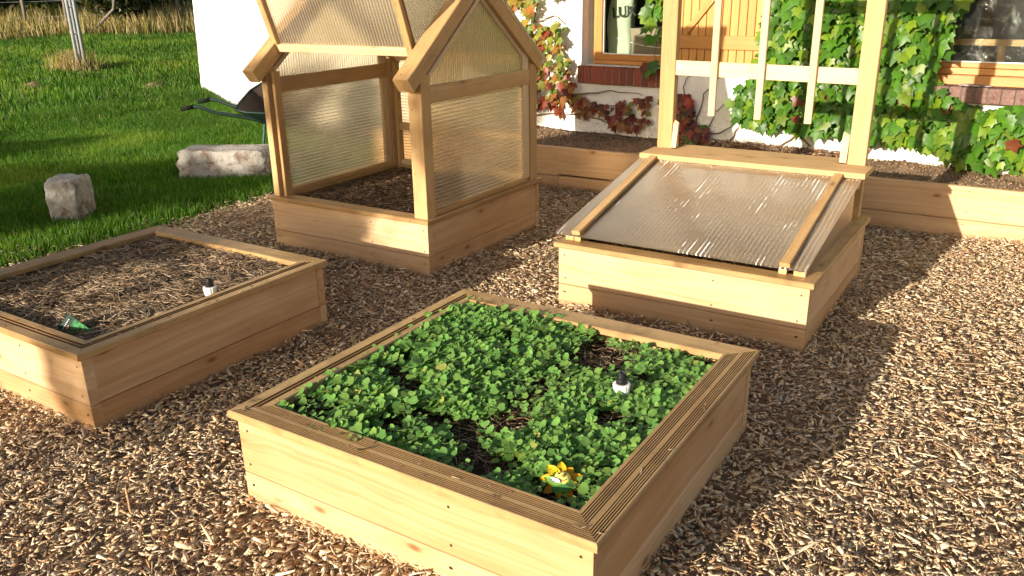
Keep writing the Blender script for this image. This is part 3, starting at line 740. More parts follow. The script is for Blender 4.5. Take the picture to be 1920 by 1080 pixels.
for gi, (xa, xb) in enumerate(((XL0, XL0 + 0.05), (XR1 - 0.05, XR1))):
    xs = xa + 0.004
    # mid rail, bottom rail between the posts
    ya, yb = YF + PD + 0.001, YB - PD - 0.001
    mb = MB(); box(mb, (xa + 0.006, ya, 1.005), (xb - 0.004, yb, 1.10), grain='y'); mb.build('mid_rail', [M_POST, M_SCREW], gh)
    mb = MB(); box(mb, (xa + 0.008, ya, H + 0.001), (xb - 0.006, yb, H + 0.03), grain='y'); mb.build('bottom_rail', [M_POST, M_SCREW], gh)
    # white lined stile near the back post
    mb = MB(); box(mb, (xa + 0.012, yb - 0.075, H + 0.031), (xb - 0.008, yb - 0.002, 1.004), grain='z'); mb.build('stile', [M_LATH, M_SCREW], gh)
    mb = MB(); box(mb, (xa + 0.012, yb - 0.075, 1.101), (xb - 0.008, yb - 0.002, 1.21), grain='z'); mb.build('stile', [M_LATH, M_SCREW], gh)
    # rafters
    ang = math.atan(slope); cosr = math.cos(ang)
    for sgn in (1, -1):
        L = (ridge_y - 3.50) / cosr if sgn > 0 else (4.925 - ridge_y) / cosr
        ax = Vector((0, sgn * cosr, math.sin(ang)))           # going up to the ridge
        up = Vector((0, -sgn * math.sin(ang), cosr))
        yl = ridge_y - sgn * L * cosr
        D = 0.088
        wx0 = xa - (0.022 if gi == 0 else 0.045); wdt = (xb + 0.012) - wx0 if gi else (xb + 0.02) - wx0
        o_ = Vector((wx0, yl, roof_z(yl))) - up * D
        mb = MB()
        # profile in (x, up); plumb cut at the ridge
        prof = rect(wdt, D, 0.004)
        vs_, bc = [], []
        off = Vector((random.uniform(0, 40), random.uniform(0, 40), 0))
        for e in (0, 1):
            for (w, z) in prof:
                t_ = 0 if e == 0 else L - math.tan(ang) * (D - z) * 0 - (0.0008) + (z - D) * math.tan(ang)
                vs_.append(o_ + ax * t_ + Vector((w, 0, 0)) + up * z); bc.append(Vector((t_, w, z)) + off)
        n_ = len(prof); fs = [[i, (i + 1) % n_, n_ + (i + 1) % n_, n_ + i] for i in range(n_)] + [list(range(n_ - 1, -1, -1)), [n_ + i for i in range(n_)]]
        if sgn > 0: fs = [list(reversed(f)) for f in fs]
        mb.add(vs_, fs, bc, random.random())
        if sgn > 0:
            for tt in (0.04, 0.10): disc(mb, o_ + ax * tt + Vector((wdt * .35, 0, 0)) + up * (D + .0008), up, 0.005)
        mb.build('rafter', [M_POST, M_SCREW], gh)
        # lining strip under the rafter that holds the gable sheet
        mb = MB(); board(mb, Vector((xa + 0.010, yl, roof_z(yl))) - up * (D + 0.030) + ax * 0.17, ax, (1, 0, 0), L - 0.24, 0.028, 0.028)
        mb.build('glazing_bead', [M_LATH, M_SCREW], gh)
    # gable sheets
    xc = (xa + xb) / 2 + (0.008 if gi else -0.0)
    sheet('lower_sheet', [(xc, ya - .01, H + 0.02), (xc, yb + .01, H + 0.02), (xc, yb + .01, 1.02), (xc, ya - .01, 1.02)], (0, 1, 0), gh, M_POLY)
    zt = ridge_z - 0.16
    sheet('gable_sheet', [(xc, ya - .01, 1.09), (xc, yb + .01, 1.09), (xc, yb + .01, roof_z(yb) - 0.12), (xc, ridge_y, zt), (xc, ya - .01, roof_z(ya) - 0.12)], (0, 0, 1), gh, M_POLY)
# back wall
mb = MB(); box(mb, (XL0 + PWX + .001, YB - 0.06, 1.12), (XR1 - PWX - .001, YB - 0.015, 1.185), grain='x'); mb.build('eaves_rail', [M_LATH, M_SCREW], gh)
mb = MB(); box(mb, (XL0 + PWX + .001, YB - 0.06, 0.62), (XR1 - PWX - .001, YB - 0.015, 0.67), grain='x'); mb.build('back_rail', [M_POST, M_SCREW], gh)
mb = MB(); box(mb, (XL0 + PWX + .001, YB - 0.06, H + .001), (XR1 - PWX - .001, YB - 0.015, H + .035), grain='x'); mb.build('bottom_rail', [M_LATH, M_SCREW], gh)
sheet('back_sheet', [(XL0 + .08, YB - .012, H + .01), (XR1 - .08, YB - .012, H + .01), (XR1 - .08, YB - .012, 1.17), (XL0 + .08, YB - .012, 1.17)], (1, 0, 0), gh, M_POLY)
# ridge and the fixed back roof panel
mb = MB(); box(mb, (XL0 + 0.071, ridge_y - 0.02, ridge_z - 0.11), (XR1 - 0.096, ridge_y + 0.02, ridge_z - 0.012), grain='x'); mb.build('ridge_board', [M_POST, M_SCREW], gh)
ang = math.atan(slope); upb = Vector((0, math.sin(ang), math.cos(ang)))
sheet('back_roof_sheet', [Vector((XL0 - .03, ridge_y + .002, ridge_z)) + upb * .011, Vector((XR1 + 0.02, ridge_y + .002, ridge_z)) + upb * .011, Vector((XR1 + 0.02, 4.95, roof_z(4.95))) + upb * .011, Vector((XL0 - .03, 4.95, roof_z(4.95))) + upb * .011][::1], (0, 1, -slope), gh, M_POLY)
# opened front roof panel, hinged low on the rafters and leaning outwards
pax = Vector((0, -0.095, 0.275)).normalized(); pn = Vector((0, -0.275, -0.095)).normalized()   # up the panel, outward face
pL = 0.86; p0 = Vector((-4.098, 3.752, 1.262)); pWd = 1.098
panel = bpy.data.objects.new('roof_panel', None)
mb = MB()
board(mb, p0, (1, 0, 0), pax, pWd, 0.045, 0.03)
# outward frame
bot = mb.build('roof_panel', [M_LATH, M_SCREW], gh); bot['label'] = 'opened front roof panel leaning outwards above the posts'
for xx in (p0.x, p0.x + pWd - 0.045):
    mb = MB(); oo = Vector((xx, p0.y, p0.z)) + pax * 0.0 + pn * 0.0305
    board(mb, oo, pax, (1, 0, 0), pL, 0.045, 0.045)
    for tt in (.05, .3, .55): disc(mb, oo + pax * tt + Vector((.022, 0, 0)) + pn * 0.001, pn, 0.0035)
    ob = mb.build('panel_stile', [M_POST, M_SCREW], bot)
mb = MB(); board(mb, p0 + pax * (pL - .05), (1, 0, 0), pax, pWd, 0.045, 0.03); mb.build('panel_rail', [M_POST, M_SCREW], bot)
b0 = p0 - pn * 0.006
sheet('panel_sheet', [b0 + Vector((pWd, 0, 0)), b0, b0 + pax * pL, b0 + Vector((pWd, 0, 0)) + pax * pL], pax, bot, M_POLY)

# ------------------------------------------------------------------ cold frame
cx0, cx1 = BX[0]; cy0, cy1 = BY[1]
cf = empty('cold_frame', ((cx0 + cx1) / 2, (cy0 + cy1) / 2, 0), 'timber box cold frame with sloping clear ribbed lid and a tall trellis at its back', 'cold frame')
planter(cf, cx0, cx1, cy0, cy1, cw=0.10)
soil_patch('bed_soil', cx0 + .07, cx1 - .07, cy0 + .07, cy1 - .07, 0.305, 'dark soil under the lid of the cold frame', amp=0.012, seed=12)
mulch(cx0 + .08, cx1 - .08, cy0 + .08, cy1 - .08, 0.308, 4500, STRAW, 'brown mulch under the lid of the cold frame', L=(0.015, 0.05), amp=0.012, seed=12)
PY0, PY1 = 4.828, 4.888
for (xa, xb) in ((-2.000, -1.906), (-0.874, -0.780)):
    mb = MB(); box(mb, (xa, PY0, H + .0006), (xb, PY1, 2.05), grain='z'); mb.build('trellis_post', [M_POST, M_SCREW], cf)
# little wedges beside the posts
for (xa, xb) in ((-1.903, -1.873), (-0.915, -0.878)):
    mb = MB(); za, zb = 0.665, 0.83
    V = [(xa, PY0 - .012, za), (xb, PY0 - .012, za), (xb, PY0 + .03, za), (xa, PY0 + .03, za), (xa, PY0 + .012, zb - .02), (xb, PY0 + .012, zb - .03), (xb, PY0 + .03, zb - .02), (xa, PY0 + .03, zb)]
    mb.add([Vector(v) for v in V], [[0, 3, 2, 1], [4, 5, 6, 7], [0, 1, 5, 4], [1, 2, 6, 5], [2, 3, 7, 6], [3, 0, 4, 7]], [Vector((v[2] + 3, v[0], v[1])) for v in V], 0.4)
    mb.build('wedge', [M_LATH, M_SCREW], cf)
# plank along the top
ZP = 0.660
mb = MB(); box(mb, (-2.012, 4.592, ZP - 0.030), (-0.735, 4.812, ZP), grain='x'); mb.build('top_plank', [M_POST, M_SCREW], cf)
mb = MB(); box(mb, (-1.868, 4.8135, ZP - 0.029), (-0.919, 4.985, ZP - 0.001), grain='x'); mb.build('back_plank', [M_POST, M_SCREW], cf)
mb = MB(); box(mb, (-1.985, 4.64, 0.56), (-0.77, 4.70, ZP - 0.031), grain='x'); mb.build('header', [M_POST, M_SCREW], cf)
sheet('back_sheet', [(-1.99, 4.762, H + .003), (-0.80, 4.762, H + .003), (-0.80, 4.762, ZP - .032), (-1.99, 4.762, ZP - .032)], (1, 0, 0), cf, M_POLY)
# sloping rails and cheeks
lz0, lz1 = 0.408, 0.628; ly0, ly1 = 3.625, 4.600
sl_ = Vector((0, ly1 - ly0, lz1 - lz0)).normalized(); sn = Vector((0, -sl_.z, sl_.y))
LL = (Vector((0, ly1, lz1)) - Vector((0, ly0, lz0))).length
for (xa, w) in ((-2.008, 0.045), (-0.835, 0.052)):
    mb = MB(); o_ = Vector((xa, ly0 + 0.052, H + 0.0008))
    # wedge shaped side rail: flat on the cap in front, rising to the header
    V = [(xa, 3.672, H + .0008), (xa + w, 3.672, H + .0008), (xa + w, 3.80, H + .0008), (xa, 3.80, H + .0008)]
    zt = lambda y: lz0 + (y - ly0) * (lz1 - lz0) / (ly1 - ly0) - 0.012
    T_ = [(xa, 3.672, zt(3.672)), (xa + w, 3.672, zt(3.672)), (xa + w, 4.638, zt(4.638)), (xa, 4.638, zt(4.638))]
    Bm = [(xa + w, 4.638, zt(4.638) - .05), (xa, 4.638, zt(4.638) - .05)]
    P_ = [Vector(p) for p in V + T_ + Bm]
    F_ = [[0, 1, 5, 4], [4, 5, 6, 7], [1, 2, 8, 6, 5], [0, 4, 7, 9, 3], [0, 3, 2, 1], [3, 9, 8, 2], [7, 6, 8, 9]]
    mb.add(P_, F_, [Vector((p.y + 5, p.x, p.z)) for p in P_], random.random())
    disc(mb, (xa + w * .5, 3.671, H + .025), (0, -1, 0), 0.005)
    mb.build('side_rail', [M_POST, M_SCREW], cf)
for xa in (-2.010, -0.782):
    q = [(xa, 3.72, H + .002), (xa, 4.64, H + .002), (xa, 4.64, lz1 - 0.02), (xa, 3.72, zt(3.72) - .002)]
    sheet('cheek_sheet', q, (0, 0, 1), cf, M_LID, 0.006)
lid_v = [(-2.045, ly0, lz0), (-0.768, ly0, lz0), (-0.750, ly1, lz1), (-2.012, ly1, lz1)]
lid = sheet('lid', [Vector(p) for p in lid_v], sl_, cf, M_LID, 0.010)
for xa in (-1.945, -0.888):
    mb = MB(); oo = Vector((xa, ly0 - .004, lz0)) + sn * 0.0015
    board(mb, oo, sl_, (-1, 0, 0), LL + 0.0, -0.042, 0.022) if False else board(mb, oo, sl_, (1, 0, 0), LL + 0.0, 0.046, 0.022, off=None)
    # board() builds downwards for this pair of axes, so lift it above the sheet
    for i in range(len(mb.v)): mb.v[i] = mb.v[i] + sn * 0.023
    mb.build('batten', [M_POST, M_SCREW], lid)
for xa in (-1.958, -0.903):
    mb = MB(); box(mb, (xa, 3.672, H + .0006), (xa + .036, 3.74, zt(3.68) - .001), grain='y'); mb.build('rest_block', [M_POST, M_SCREW], cf)
# trellis rail + laths
mb = MB(); board(mb, (-1.9055, PY0 + 0.03, 1.096), (1, 0, -0.012), (0, 0, 1), 1.031, 0.085, 0.022); mb.build('trellis_rail', [M_LATH, M_SCREW], cf)
mb = MB(); board(mb, (-1.9055, PY0 + 0.03, 1.80), (1, 0, 0), (0, 0, 1), 1.031, 0.085, 0.022); mb.build('trellis_rail', [M_LATH, M_SCREW], cf)
mb = MB(); disc(mb, (-1.882, PY0 + 0.0065, 1.142), (0, -1, 0), 0.013, 0, 12); mb.build('rail_bracket', [M_PUTTY], cf)
for xa, zb in ((-1.683, 0.872), (-1.409, 0.869), (-1.126, 0.864)):
    mb = MB(); box(mb, (xa, PY0 - 0.016, zb), (xa + .040, PY0 + .0065, 1.95), grain='z')
    disc(mb, (xa + .02, PY0 - .0168, 1.14), (0, -1, 0), 0.003)
    mb.build('trellis_lath', [M_LATH, M_SCREW], cf)

# ------------------------------------------------------------------ long bed by the house
lb = empty('long_planter', (-1.2, 5.97, 0), 'long low timber retaining bed running below the house wall', 'planter')
for (xa, xb, za, zb, tn) in ((-5.3, -3.33, -0.04, 0.118, .4), (-3.327, 2.2, -0.04, 0.138, .45), (-5.3, -2.42, 0.121, 0.357, .3), (-2.417, 2.2, 0.141, 0.357, .35)):
    mb = MB(); board(mb, (xa, 5.995, za), (1, 0, 0), (0, 0, 1), xb - xa, zb - za, 0.045, tint=tn)
    for xx in np.arange(xa + .3, xb, 0.9):
        for zz in (zb - .03, za + .05): 
            if zz > 0.02: disc(mb, (xx, 5.9492, zz), (0, -1, 0), 0.004)
    mb.build('front_board', [M_PINE, M_SCREW], lb)
mb = MB(); board(mb, (-5.3, 5.996, -0.04), (0, 1, 0), (0, 0, 1), 1.0, 0.395, 0.045); mb.build('end_board', [M_PINE, M_SCREW], lb)

# house wall coordinates
TH = math.atan(-0.07)
WT = Vector((math.cos(TH), math.sin(TH), 0)); WN = Vector((math.sin(TH), -math.cos(TH), 0)); WO = Vector((-0.8, 6.66, 0))
def wp(s_, z_, d=0.0): return WO + WT * s_ + WN * d + Vector((0, 0, z_))
def wall_y(x): return 6.66 - 0.07 * (x + 0.8)
# soil of the long bed
xs = np.arange(-5.25, 2.2, 0.025); tt = np.linspace(0, 1, 34)
X, T_ = np.meshgrid(xs, tt, indexing='ij'); Y = 5.99 + T_ * (wall_y(X) + 0.05 - 5.99)
Z = 0.345 + (fbm(X, Y, 5, 41) - 0.5) * 0.05 - 0.035 * np.sin(T_ * np.pi) + (fbm(X, Y, 25, 43) - 0.5) * 0.02
V = np.stack([X, Y, Z], -1).reshape(-1, 3); nj_ = len(tt)
a, b = np.meshgrid(np.arange(len(xs) - 1), np.arange(nj_ - 1), indexing='ij'); a = (a * nj_ + b).ravel()
o = np_mesh('dry_soil', V, np.stack([a, a + nj_, a + nj_ + 1, a + 1], -1), M_DRYSOIL, smooth=True); tag(o, 'dry crumbly brown soil in the long bed under the house wall', 'soil', kind='stuff')
def crumb_pos(k):
    X = RNG.uniform(-5.2, 1.5, k); t_ = RNG.uniform(0.03, 1, k); Y = 5.99 + t_ * (wall_y(X) - 5.99)
    return np.stack([X, Y, 0.345 + (fbm(X, Y, 5, 41) - 0.5) * 0.05 - 0.035 * np.sin(t_ * np.pi) + (fbm(X, Y, 25, 43) - 0.5) * 0.02 - 0.002], -1)
V1, F1, C1 = sticks(9000, crumb_pos, (0.006, 0.02), (0.005, 0.014), [(0.30, 0.20, 0.12), (0.22, 0.145, 0.09), (0.12, 0.075, 0.045)], 0.5, 0.9, 0.006)
V2, F2, C2 = sticks(700, crumb_pos, (0.02, 0.07), (0.002, 0.006), [(0.45, 0.34, 0.20), (0.3, 0.2, 0.12), (0.16, 0.09, 0.05)], 0.2, 0.6, 0.01)
def litter_pos(k):
    X = RNG.uniform(-2.3, -1.2, k); Y = wall_y(X) - np.abs(RNG.normal(0, 0.12, k)); return np.stack([X, Y, np.full(k, 0.355)], -1)
V3, F3, C3 = sticks(700, litter_pos, (0.03, 0.09), (0.004, 0.012), [(0.40, 0.28, 0.17), (0.22, 0.12, 0.07), (0.3, 0.13, 0.07)], 0.3, 0.3, 0.03)
o = np_mesh('soil_crumbs', np.vstack([V1, V2, V3]), np.vstack([F1, F2 + len(V1), F3 + len(V1) + len(V2)]), M_CHIP, col=np.vstack([C1, C2, C3])); tag(o, 'soil crumbs and dead leaf litter lying along the long bed', 'soil crumbs', kind='stuff')

# ------------------------------------------------------------------ house
def wbox(mb, s0, s1, z0, z1, d0, d1, mi=0, tint=None, grain='s', b=0.003):
    """box in wall coordinates; d is the distance out of the wall face"""
    if grain == 's': return board(mb, wp(s0, z0, d0), WT, (0, 0, 1), s1 - s0, z1 - z0, d1 - d0, b, tint, mi) if False else _wb(mb, s0, s1, z0, z1, d0, d1, mi, tint, True, b)
    return _wb(mb, s0, s1, z0, z1, d0, d1, mi, tint, False, b)
def _wb(mb, s0, s1, z0, z1, d0, d1, mi, tint, along, b):
    # WT x up = -WN(ish): thickness grows along ax.cross(aw)
    if along:
        ax, aw, L, W = WT, Vector((0, 0, 1)), s1 - s0, z1 - z0
        az = ax.cross(aw)
    else:
        ax, aw, L, W = Vector((0, 0, 1)), WT, z1 - z0, s1 - s0
        az = ax.cross(aw)
    T = d1 - d0
    org = wp(s0, z0, d0 if az.dot(WN) > 0 else d1)
    return prism(mb, org, ax, aw, az, L, rect(W, T, min(b, W * .3, T * .3)), 0, 0, tint, mi)
house = empty('house', wp(-1.5, 0, -0.3), 'white limewashed house wall with brown windows and a boarded shutter', 'house')
# openings (s0,s1,z0,z1)
OP = [(-2.80, -1.93, 0.930, 2.05), (-0.03, 1.45, 0.895, 2.05)]
S0, S1, ZT, TW = -6.75, 3.2, 3.1, 0.30
mb = MB()
def wallpanel(s0, s1, z0, z1):
    """front face as a lumpy grid, flat back and sides come from the box behind it"""
    ns = max(2, int((s1 - s0) / 0.03)); nz = max(2, int((z1 - z0) / 0.03))
    if z0 > 2.1: ns, nz = max(2, ns // 8), max(2, nz // 8)
    vs_, fs = [], []
    for i in range(ns + 1):
        s_ = s0 + (s1 - s0) * i / ns
        for j in range(nz + 1):
            z_ = z0 + (z1 - z0) * j / nz
            low = max(0.25, min(1.0, 1.5 - z_ * 0.9))
            e = min(1, min(i, ns - i, j + (3 if z0 < 0 else 0), (nz - j)) / 2.0) if True else 1
            n_ = mnoise.noise(Vector((s_ * 5.5, z_ * 6.5, 1.3))) * 0.020 + mnoise.noise(Vector((s_ * 15, z_ * 15, 7.7))) * 0.008
            vs_.append(wp(s_, z_, 0.002 + n_ * low * 0.9))
    for i in range(ns):
        for j in range(nz):
            a_ = i * (nz + 1) + j; fs.append([a_, a_ + nz + 1, a_ + nz + 2, a_ + 1])
    fs = [f for f in fs]
    mb.add(vs_, fs)
segs = [(S0, OP[0][0], -0.1, ZT), (OP[0][0], OP[0][1], -0.1, OP[0][2]), (OP[0][0], OP[0][1], OP[0][3], ZT), (OP[0][1], OP[1][0], -0.1, ZT),
        (OP[1][0], OP[1][1], -0.1, OP[1][2]), (OP[1][0], OP[1][1], OP[1][3], ZT), (OP[1][1], S1, -0.1, ZT)]
# continuous grid over the wall, skipping the openings
step = 0.03
sv = sorted(set([round(S0 + i * step, 4) for i in range(int((S1 - S0) / step) + 1)] + [o_[0] for o_ in OP] + [o_[1] for o_ in OP]))
zv = sorted(set([round(-0.1 + i * step, 4) for i in range(int(2.2 / step) + 1)] + [2.3, 2.6, ZT] + [o_[2] for o_ in OP] + [o_[3] for o_ in OP]))
vs_ = []
for s_ in sv:
    for z_ in zv:
        low = max(0.2, min(1.0, 1.5 - z_ * 0.9))
        n_ = mnoise.noise(Vector((s_ * 5.5, z_ * 6.5, 1.3))) * 0.020 + mnoise.noise(Vector((s_ * 15, z_ * 15, 7.7))) * 0.009
        vs_.append(wp(s_, z_, n_ * low))
fs = []
def inop(s_, z_): return any(o_[0] < s_ < o_[1] and o_[2] < z_ < o_[3] for o_ in OP)
nz_ = len(zv)
for i in range(len(sv) - 1):
    for j in range(nz_ - 1):
        if inop((sv[i] + sv[i + 1]) / 2, (zv[j] + zv[j + 1]) / 2): continue
        fs.append([i * nz_ + j, (i + 1) * nz_ + j, (i + 1) * nz_ + j + 1, i * nz_ + j + 1])
mb.add(vs_, fs)
# reveals and the mass of the wall behind
for o_ in OP:
    for (p, q) in (((o_[0], o_[2]), (o_[0], o_[3])), ((o_[1], o_[3]), (o_[1], o_[2])), ((o_[0], o_[3]), (o_[1], o_[3])), ((o_[1], o_[2]), (o_[0], o_[2]))):
        mb.add([wp(p[0], p[1], 0.012), wp(q[0], q[1], 0.012), wp(q[0], q[1], -TW), wp(p[0], p[1], -TW)], [[0, 1, 2, 3]])
mb.add([wp(S0, -.1, 0), wp(S0, ZT, 0), wp(S0, ZT, -5), wp(S0, -.1, -5)], [[0, 1, 2, 3]])
mb.add([wp(S1, -.1, 0), wp(S1, -.1, -5), wp(S1, ZT, -5), wp(S1, ZT, 0)], [[0, 1, 2, 3]])
mb.add([wp(S0, ZT, 0), wp(S1, ZT, 0), wp(S1, ZT, -5), wp(S0, ZT, -5)], [[0, 1, 2, 3]])
mb.add([wp(S0, -.1, -5), wp(S0, ZT, -5), wp(S1, ZT, -5), wp(S1, -.1, -5)], [[0, 1, 2, 3]])
wobj = mb.build('wall', M_RENDER, house, smooth=False)
for p in wobj.data.polygons: p.use_smooth = (len(fs) > p.index)
# black membrane at the foot of the wall, left half
mb = MB(); wbox(mb, -4.3, -2.2, 0.28, 0.335, 0.016, 0.026); mb.build('damp_membrane', M_DPM, house)
# dim rooms behind the windows
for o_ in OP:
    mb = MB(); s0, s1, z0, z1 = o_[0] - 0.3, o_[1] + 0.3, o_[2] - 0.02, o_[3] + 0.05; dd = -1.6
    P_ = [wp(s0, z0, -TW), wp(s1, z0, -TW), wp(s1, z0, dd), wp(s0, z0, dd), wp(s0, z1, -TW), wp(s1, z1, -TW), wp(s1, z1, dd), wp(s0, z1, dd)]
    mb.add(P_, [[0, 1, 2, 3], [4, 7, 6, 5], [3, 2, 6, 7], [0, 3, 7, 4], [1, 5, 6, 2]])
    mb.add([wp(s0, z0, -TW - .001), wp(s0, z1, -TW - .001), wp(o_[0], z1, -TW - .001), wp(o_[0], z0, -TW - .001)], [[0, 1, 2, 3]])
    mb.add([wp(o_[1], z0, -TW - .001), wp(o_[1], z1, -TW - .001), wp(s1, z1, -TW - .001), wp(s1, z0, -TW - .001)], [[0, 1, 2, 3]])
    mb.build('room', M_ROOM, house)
# window with sash
def window(s0, s1, z0, z1, fw=0.035, sw=0.05, d=-0.12, label=None):
    mb = MB()
    wbox(mb, s0, s1, z0, z0 + fw, d - .06, d, grain='s'); wbox(mb, s0, s1, z1 - fw, z1, d - .06, d, grain='s')
    wbox(mb, s0, s0 + fw, z0 + fw + .0005, z1 - fw - .0005, d - .06, d, grain='z'); wbox(mb, s1 - fw, s1, z0 + fw + .0005, z1 - fw - .0005, d - .06, d, grain='z')
    w_ = mb.build('window', M_STAIN, house)
    a, b_, c, e = s0 + fw + .003, s1 - fw - .003, z0 + fw + .003, z1 - fw - .003
    mb = MB()
    wbox(mb, a, b_, c, c + sw, d - .055, d + .008); wbox(mb, a, b_, e - sw, e, d - .055, d + .008)
    wbox(mb, a, a + sw, c + sw + .0005, e - sw - .0005, d - .055, d + .008, grain='z'); wbox(mb, b_ - sw, b_, c + sw + .0005, e - sw - .0005, d - .055, d + .008, grain='z')
    mb.build('sash', M_STAIN, w_)
    a, b_, c, e = a + sw, b_ - sw, c + sw, e - sw
    mb = MB(); g = 0.007
    wbox(mb, a, b_, c, c + g, d - .03, d - .012, b=.001); wbox(mb, a, a + g, c + g, e, d - .03, d - .012, b=.001); wbox(mb, b_ - g, b_, c + g, e, d - .03, d - .012, b=.001)
    mb.build('seal', M_PUTTY, w_)
    mb = MB(); mb.add([wp(a, c, d - .022), wp(b_, c, d - .022), wp(b_, e, d - .022), wp(a, e, d - .022)], [[0, 1, 2, 3]]); mb.build('pane', M_GLASS, w_)
    return w_
window(-2.755, -1.945, 0.935, 2.04)
window(-0.025, 1.44, 0.975, 2.04, fw=0.045, sw=0.035)
# brick sills
mb = MB(); wbox(mb, -2.83, -1.90, 0.772, 0.916, -0.05, 0.028); 
bks = MB(); n_b = 13; bw = 0.93 / n_b
for k in range(n_b):
    s_ = -2.83 + k * bw
    wbox(bks, s_ + .005, s_ + bw - .005, 0.776 + random.uniform(-.003, .003), 0.928, -0.125, 0.036 + random.uniform(-.003, .003), tint=random.random() * .8, b=.004)
sill = mb.build('window_sill', M_MORTAR, house); bks.build('bricks', M_BRICK, sill)
mb = MB(); wbox(mb, -0.025, 1.445, 0.80, 0.905, -0.28, 0.060)
bks = MB()
for k in range(18):
    s_ = -0.02 + k * 0.081
    wbox(bks, s_ + .005, s_ + .075, 0.805 + random.uniform(-.003, .003), 0.908 + random.uniform(-.004, .004), -0.09, 0.070 + random.uniform(-.005, .005), tint=0.55 + random.random() * .45, b=.005)
sill = mb.build('window_sill', M_OLDMORTAR, house); bks.build('bricks', M_OLDBRICK, sill)
mb = MB(); wbox(mb, -0.025, 1.445, 0.909, 0.973, -0.29, -0.06, tint=.9); mb.build('sill_board', M_STAIN, house)
mb = MB(); P_ = [wp(0.27, .913, .02), wp(.42, .913, .045), wp(.47, .913, .01), wp(.33, .913, -.03), wp(0.27, .925, .02), wp(.42, .923, .045), wp(.47, .921, .01), wp(.33, .925, -.03)]
mb.add(P_, [[0, 3, 2, 1], [4, 5, 6, 7], [0, 1, 5, 4], [1, 2, 6, 5], [2, 3, 7, 6], [3, 0, 4, 7]]); tag(mb.build('slate_piece', M_STONE), 'flat pale stone flake lying on the brick sill of the right window', 'stone')
# shutter of vertical boards with ledges and a brace
shs0, shs1, shz0, shz1 = -1.885, -1.075, 0.988, 2.05
mb = MB(); nb = 12; bw = (shs1 - shs0) / nb
for k in range(nb):
    wbox(mb, shs0 + k * bw + .0025, shs0 + (k + 1) * bw - .0025, shz0, shz1, 0.020, 0.040, grain='z', b=.0035)
wbox(mb, shs0 + .004, shs1 - .004, shz0 + .004, shz1 - .004, 0.012, 0.0215, tint=.95)
sh = mb.build('shutter', M_SHUT, house)
for (za, zb) in ((1.106, 1.212), (1.84, 1.94)):
    mb = MB(); wbox(mb, shs0 + .01, shs1 - .004, za, zb, 0.0405, 0.062); mb.build('ledge', M_SHUT, sh)
mb = MB(); d_ = Vector((0.27, 0, 0.32)).normalized(); bax = (WT * d_.x + Vector((0, 0, d_.z))); baw = (WT * -d_.z + Vector((0, 0, d_.x)))
o_ = wp(-1.765, 1.216, 0.062); L = 0.79
az_ = bax.cross(baw)
prism(mb, o_ if az_.dot(WN) < 0 else o_ - WN * 0.021, bax, baw, az_, L, rect(0.05, 0.021)); mb.build('brace', M_SHUT, sh)
# bag, card box and string seen behind the left window
mb = MB(); 
P_ = []
for j in range(9):
    for i in range(7):
        s_ = -2.72 + i * 0.036 + 0.012 * math.sin(j * 1.1); z_ = 0.96 + j * 0.08
        P_.append(wp(s_, z_, -0.30 - 0.0 + 0.02 * math.sin(i * 1.3 + j * .7) - 0.02))
nP = len(P_); P_ += [p - WN * 0.10 for p in P_]
fs = []
for j in range(8):
    for i in range(6):
        a_ = j * 7 + i; fs.append([a_, a_ + 1, a_ + 8, a_ + 7]); fs.append([nP + a_, nP + a_ + 7, nP + a_ + 8, nP + a_ + 1])
for j in range(8):
    fs.append([j * 7, (j + 1) * 7, nP + (j + 1) * 7, nP + j * 7]); fs.append([j * 7 + 6, nP + j * 7 + 6, nP + (j + 1) * 7 + 6, (j + 1) * 7 + 6])
for i in range(6): fs.append([56 + i, 57 + i, nP + 57 + i, nP + 56 + i])
mb.add(P_, fs); bag = mb.build('paper_bag', M_BAGP, None, True); tag(bag, 'pale green bag with dark letters standing behind the left window', 'bag')
cu = bpy.data.curves.new('lettering', 'FONT'); cu.body = 'LUX'; cu.size = 0.125; cu.extrude = 0.001; cu.offset = 0.003
tmp = bpy.data.objects.new('lettering_curve', cu); COL.objects.link(tmp)
bpy.context.view_layer.update()
me = bpy.data.meshes.new_from_object(tmp.evaluated_get(bpy.context.evaluated_depsgraph_get()))
bpy.data.objects.remove(tmp)
TX = (WT * math.cos(R(6)) + Vector((0, 0, math.sin(R(6))))); TY = (Vector((0, 0, math.cos(R(6)))) - WT * math.sin(R(6)))
me.transform(Matrix(((TX.x, TY.x, WN.x, 0), (TX.y, TY.y, WN.y, 0), (TX.z, TY.z, WN.z, 0), (0, 0, 0, 1))))
me.transform(Matrix.Translation(wp(-2.665, 1.325, -0.292)))
me.materials.clear(); me.materials.append(M_INK)
lo = link_mesh('lettering', me, bag)
mb = MB(); wbox(mb, -2.56, -1.99, 0.94, 1.235, -0.66, -0.34, b=.004); tag(mb.build('cardboard_box', M_CARD), 'grey brown cardboard box lying behind the left window', 'box')
mb = MB(); tube(mb, [wp(-2.64 + k * .07, 1.15 - 0.05 * math.sin(k / 9 * math.pi * 0.8) - .004 * k, -0.325) for k in range(10)], 0.004, 5, 0.5); tag(mb.build('string', M_PUTTY), 'white string slung in front of the cardboard box', 'string')
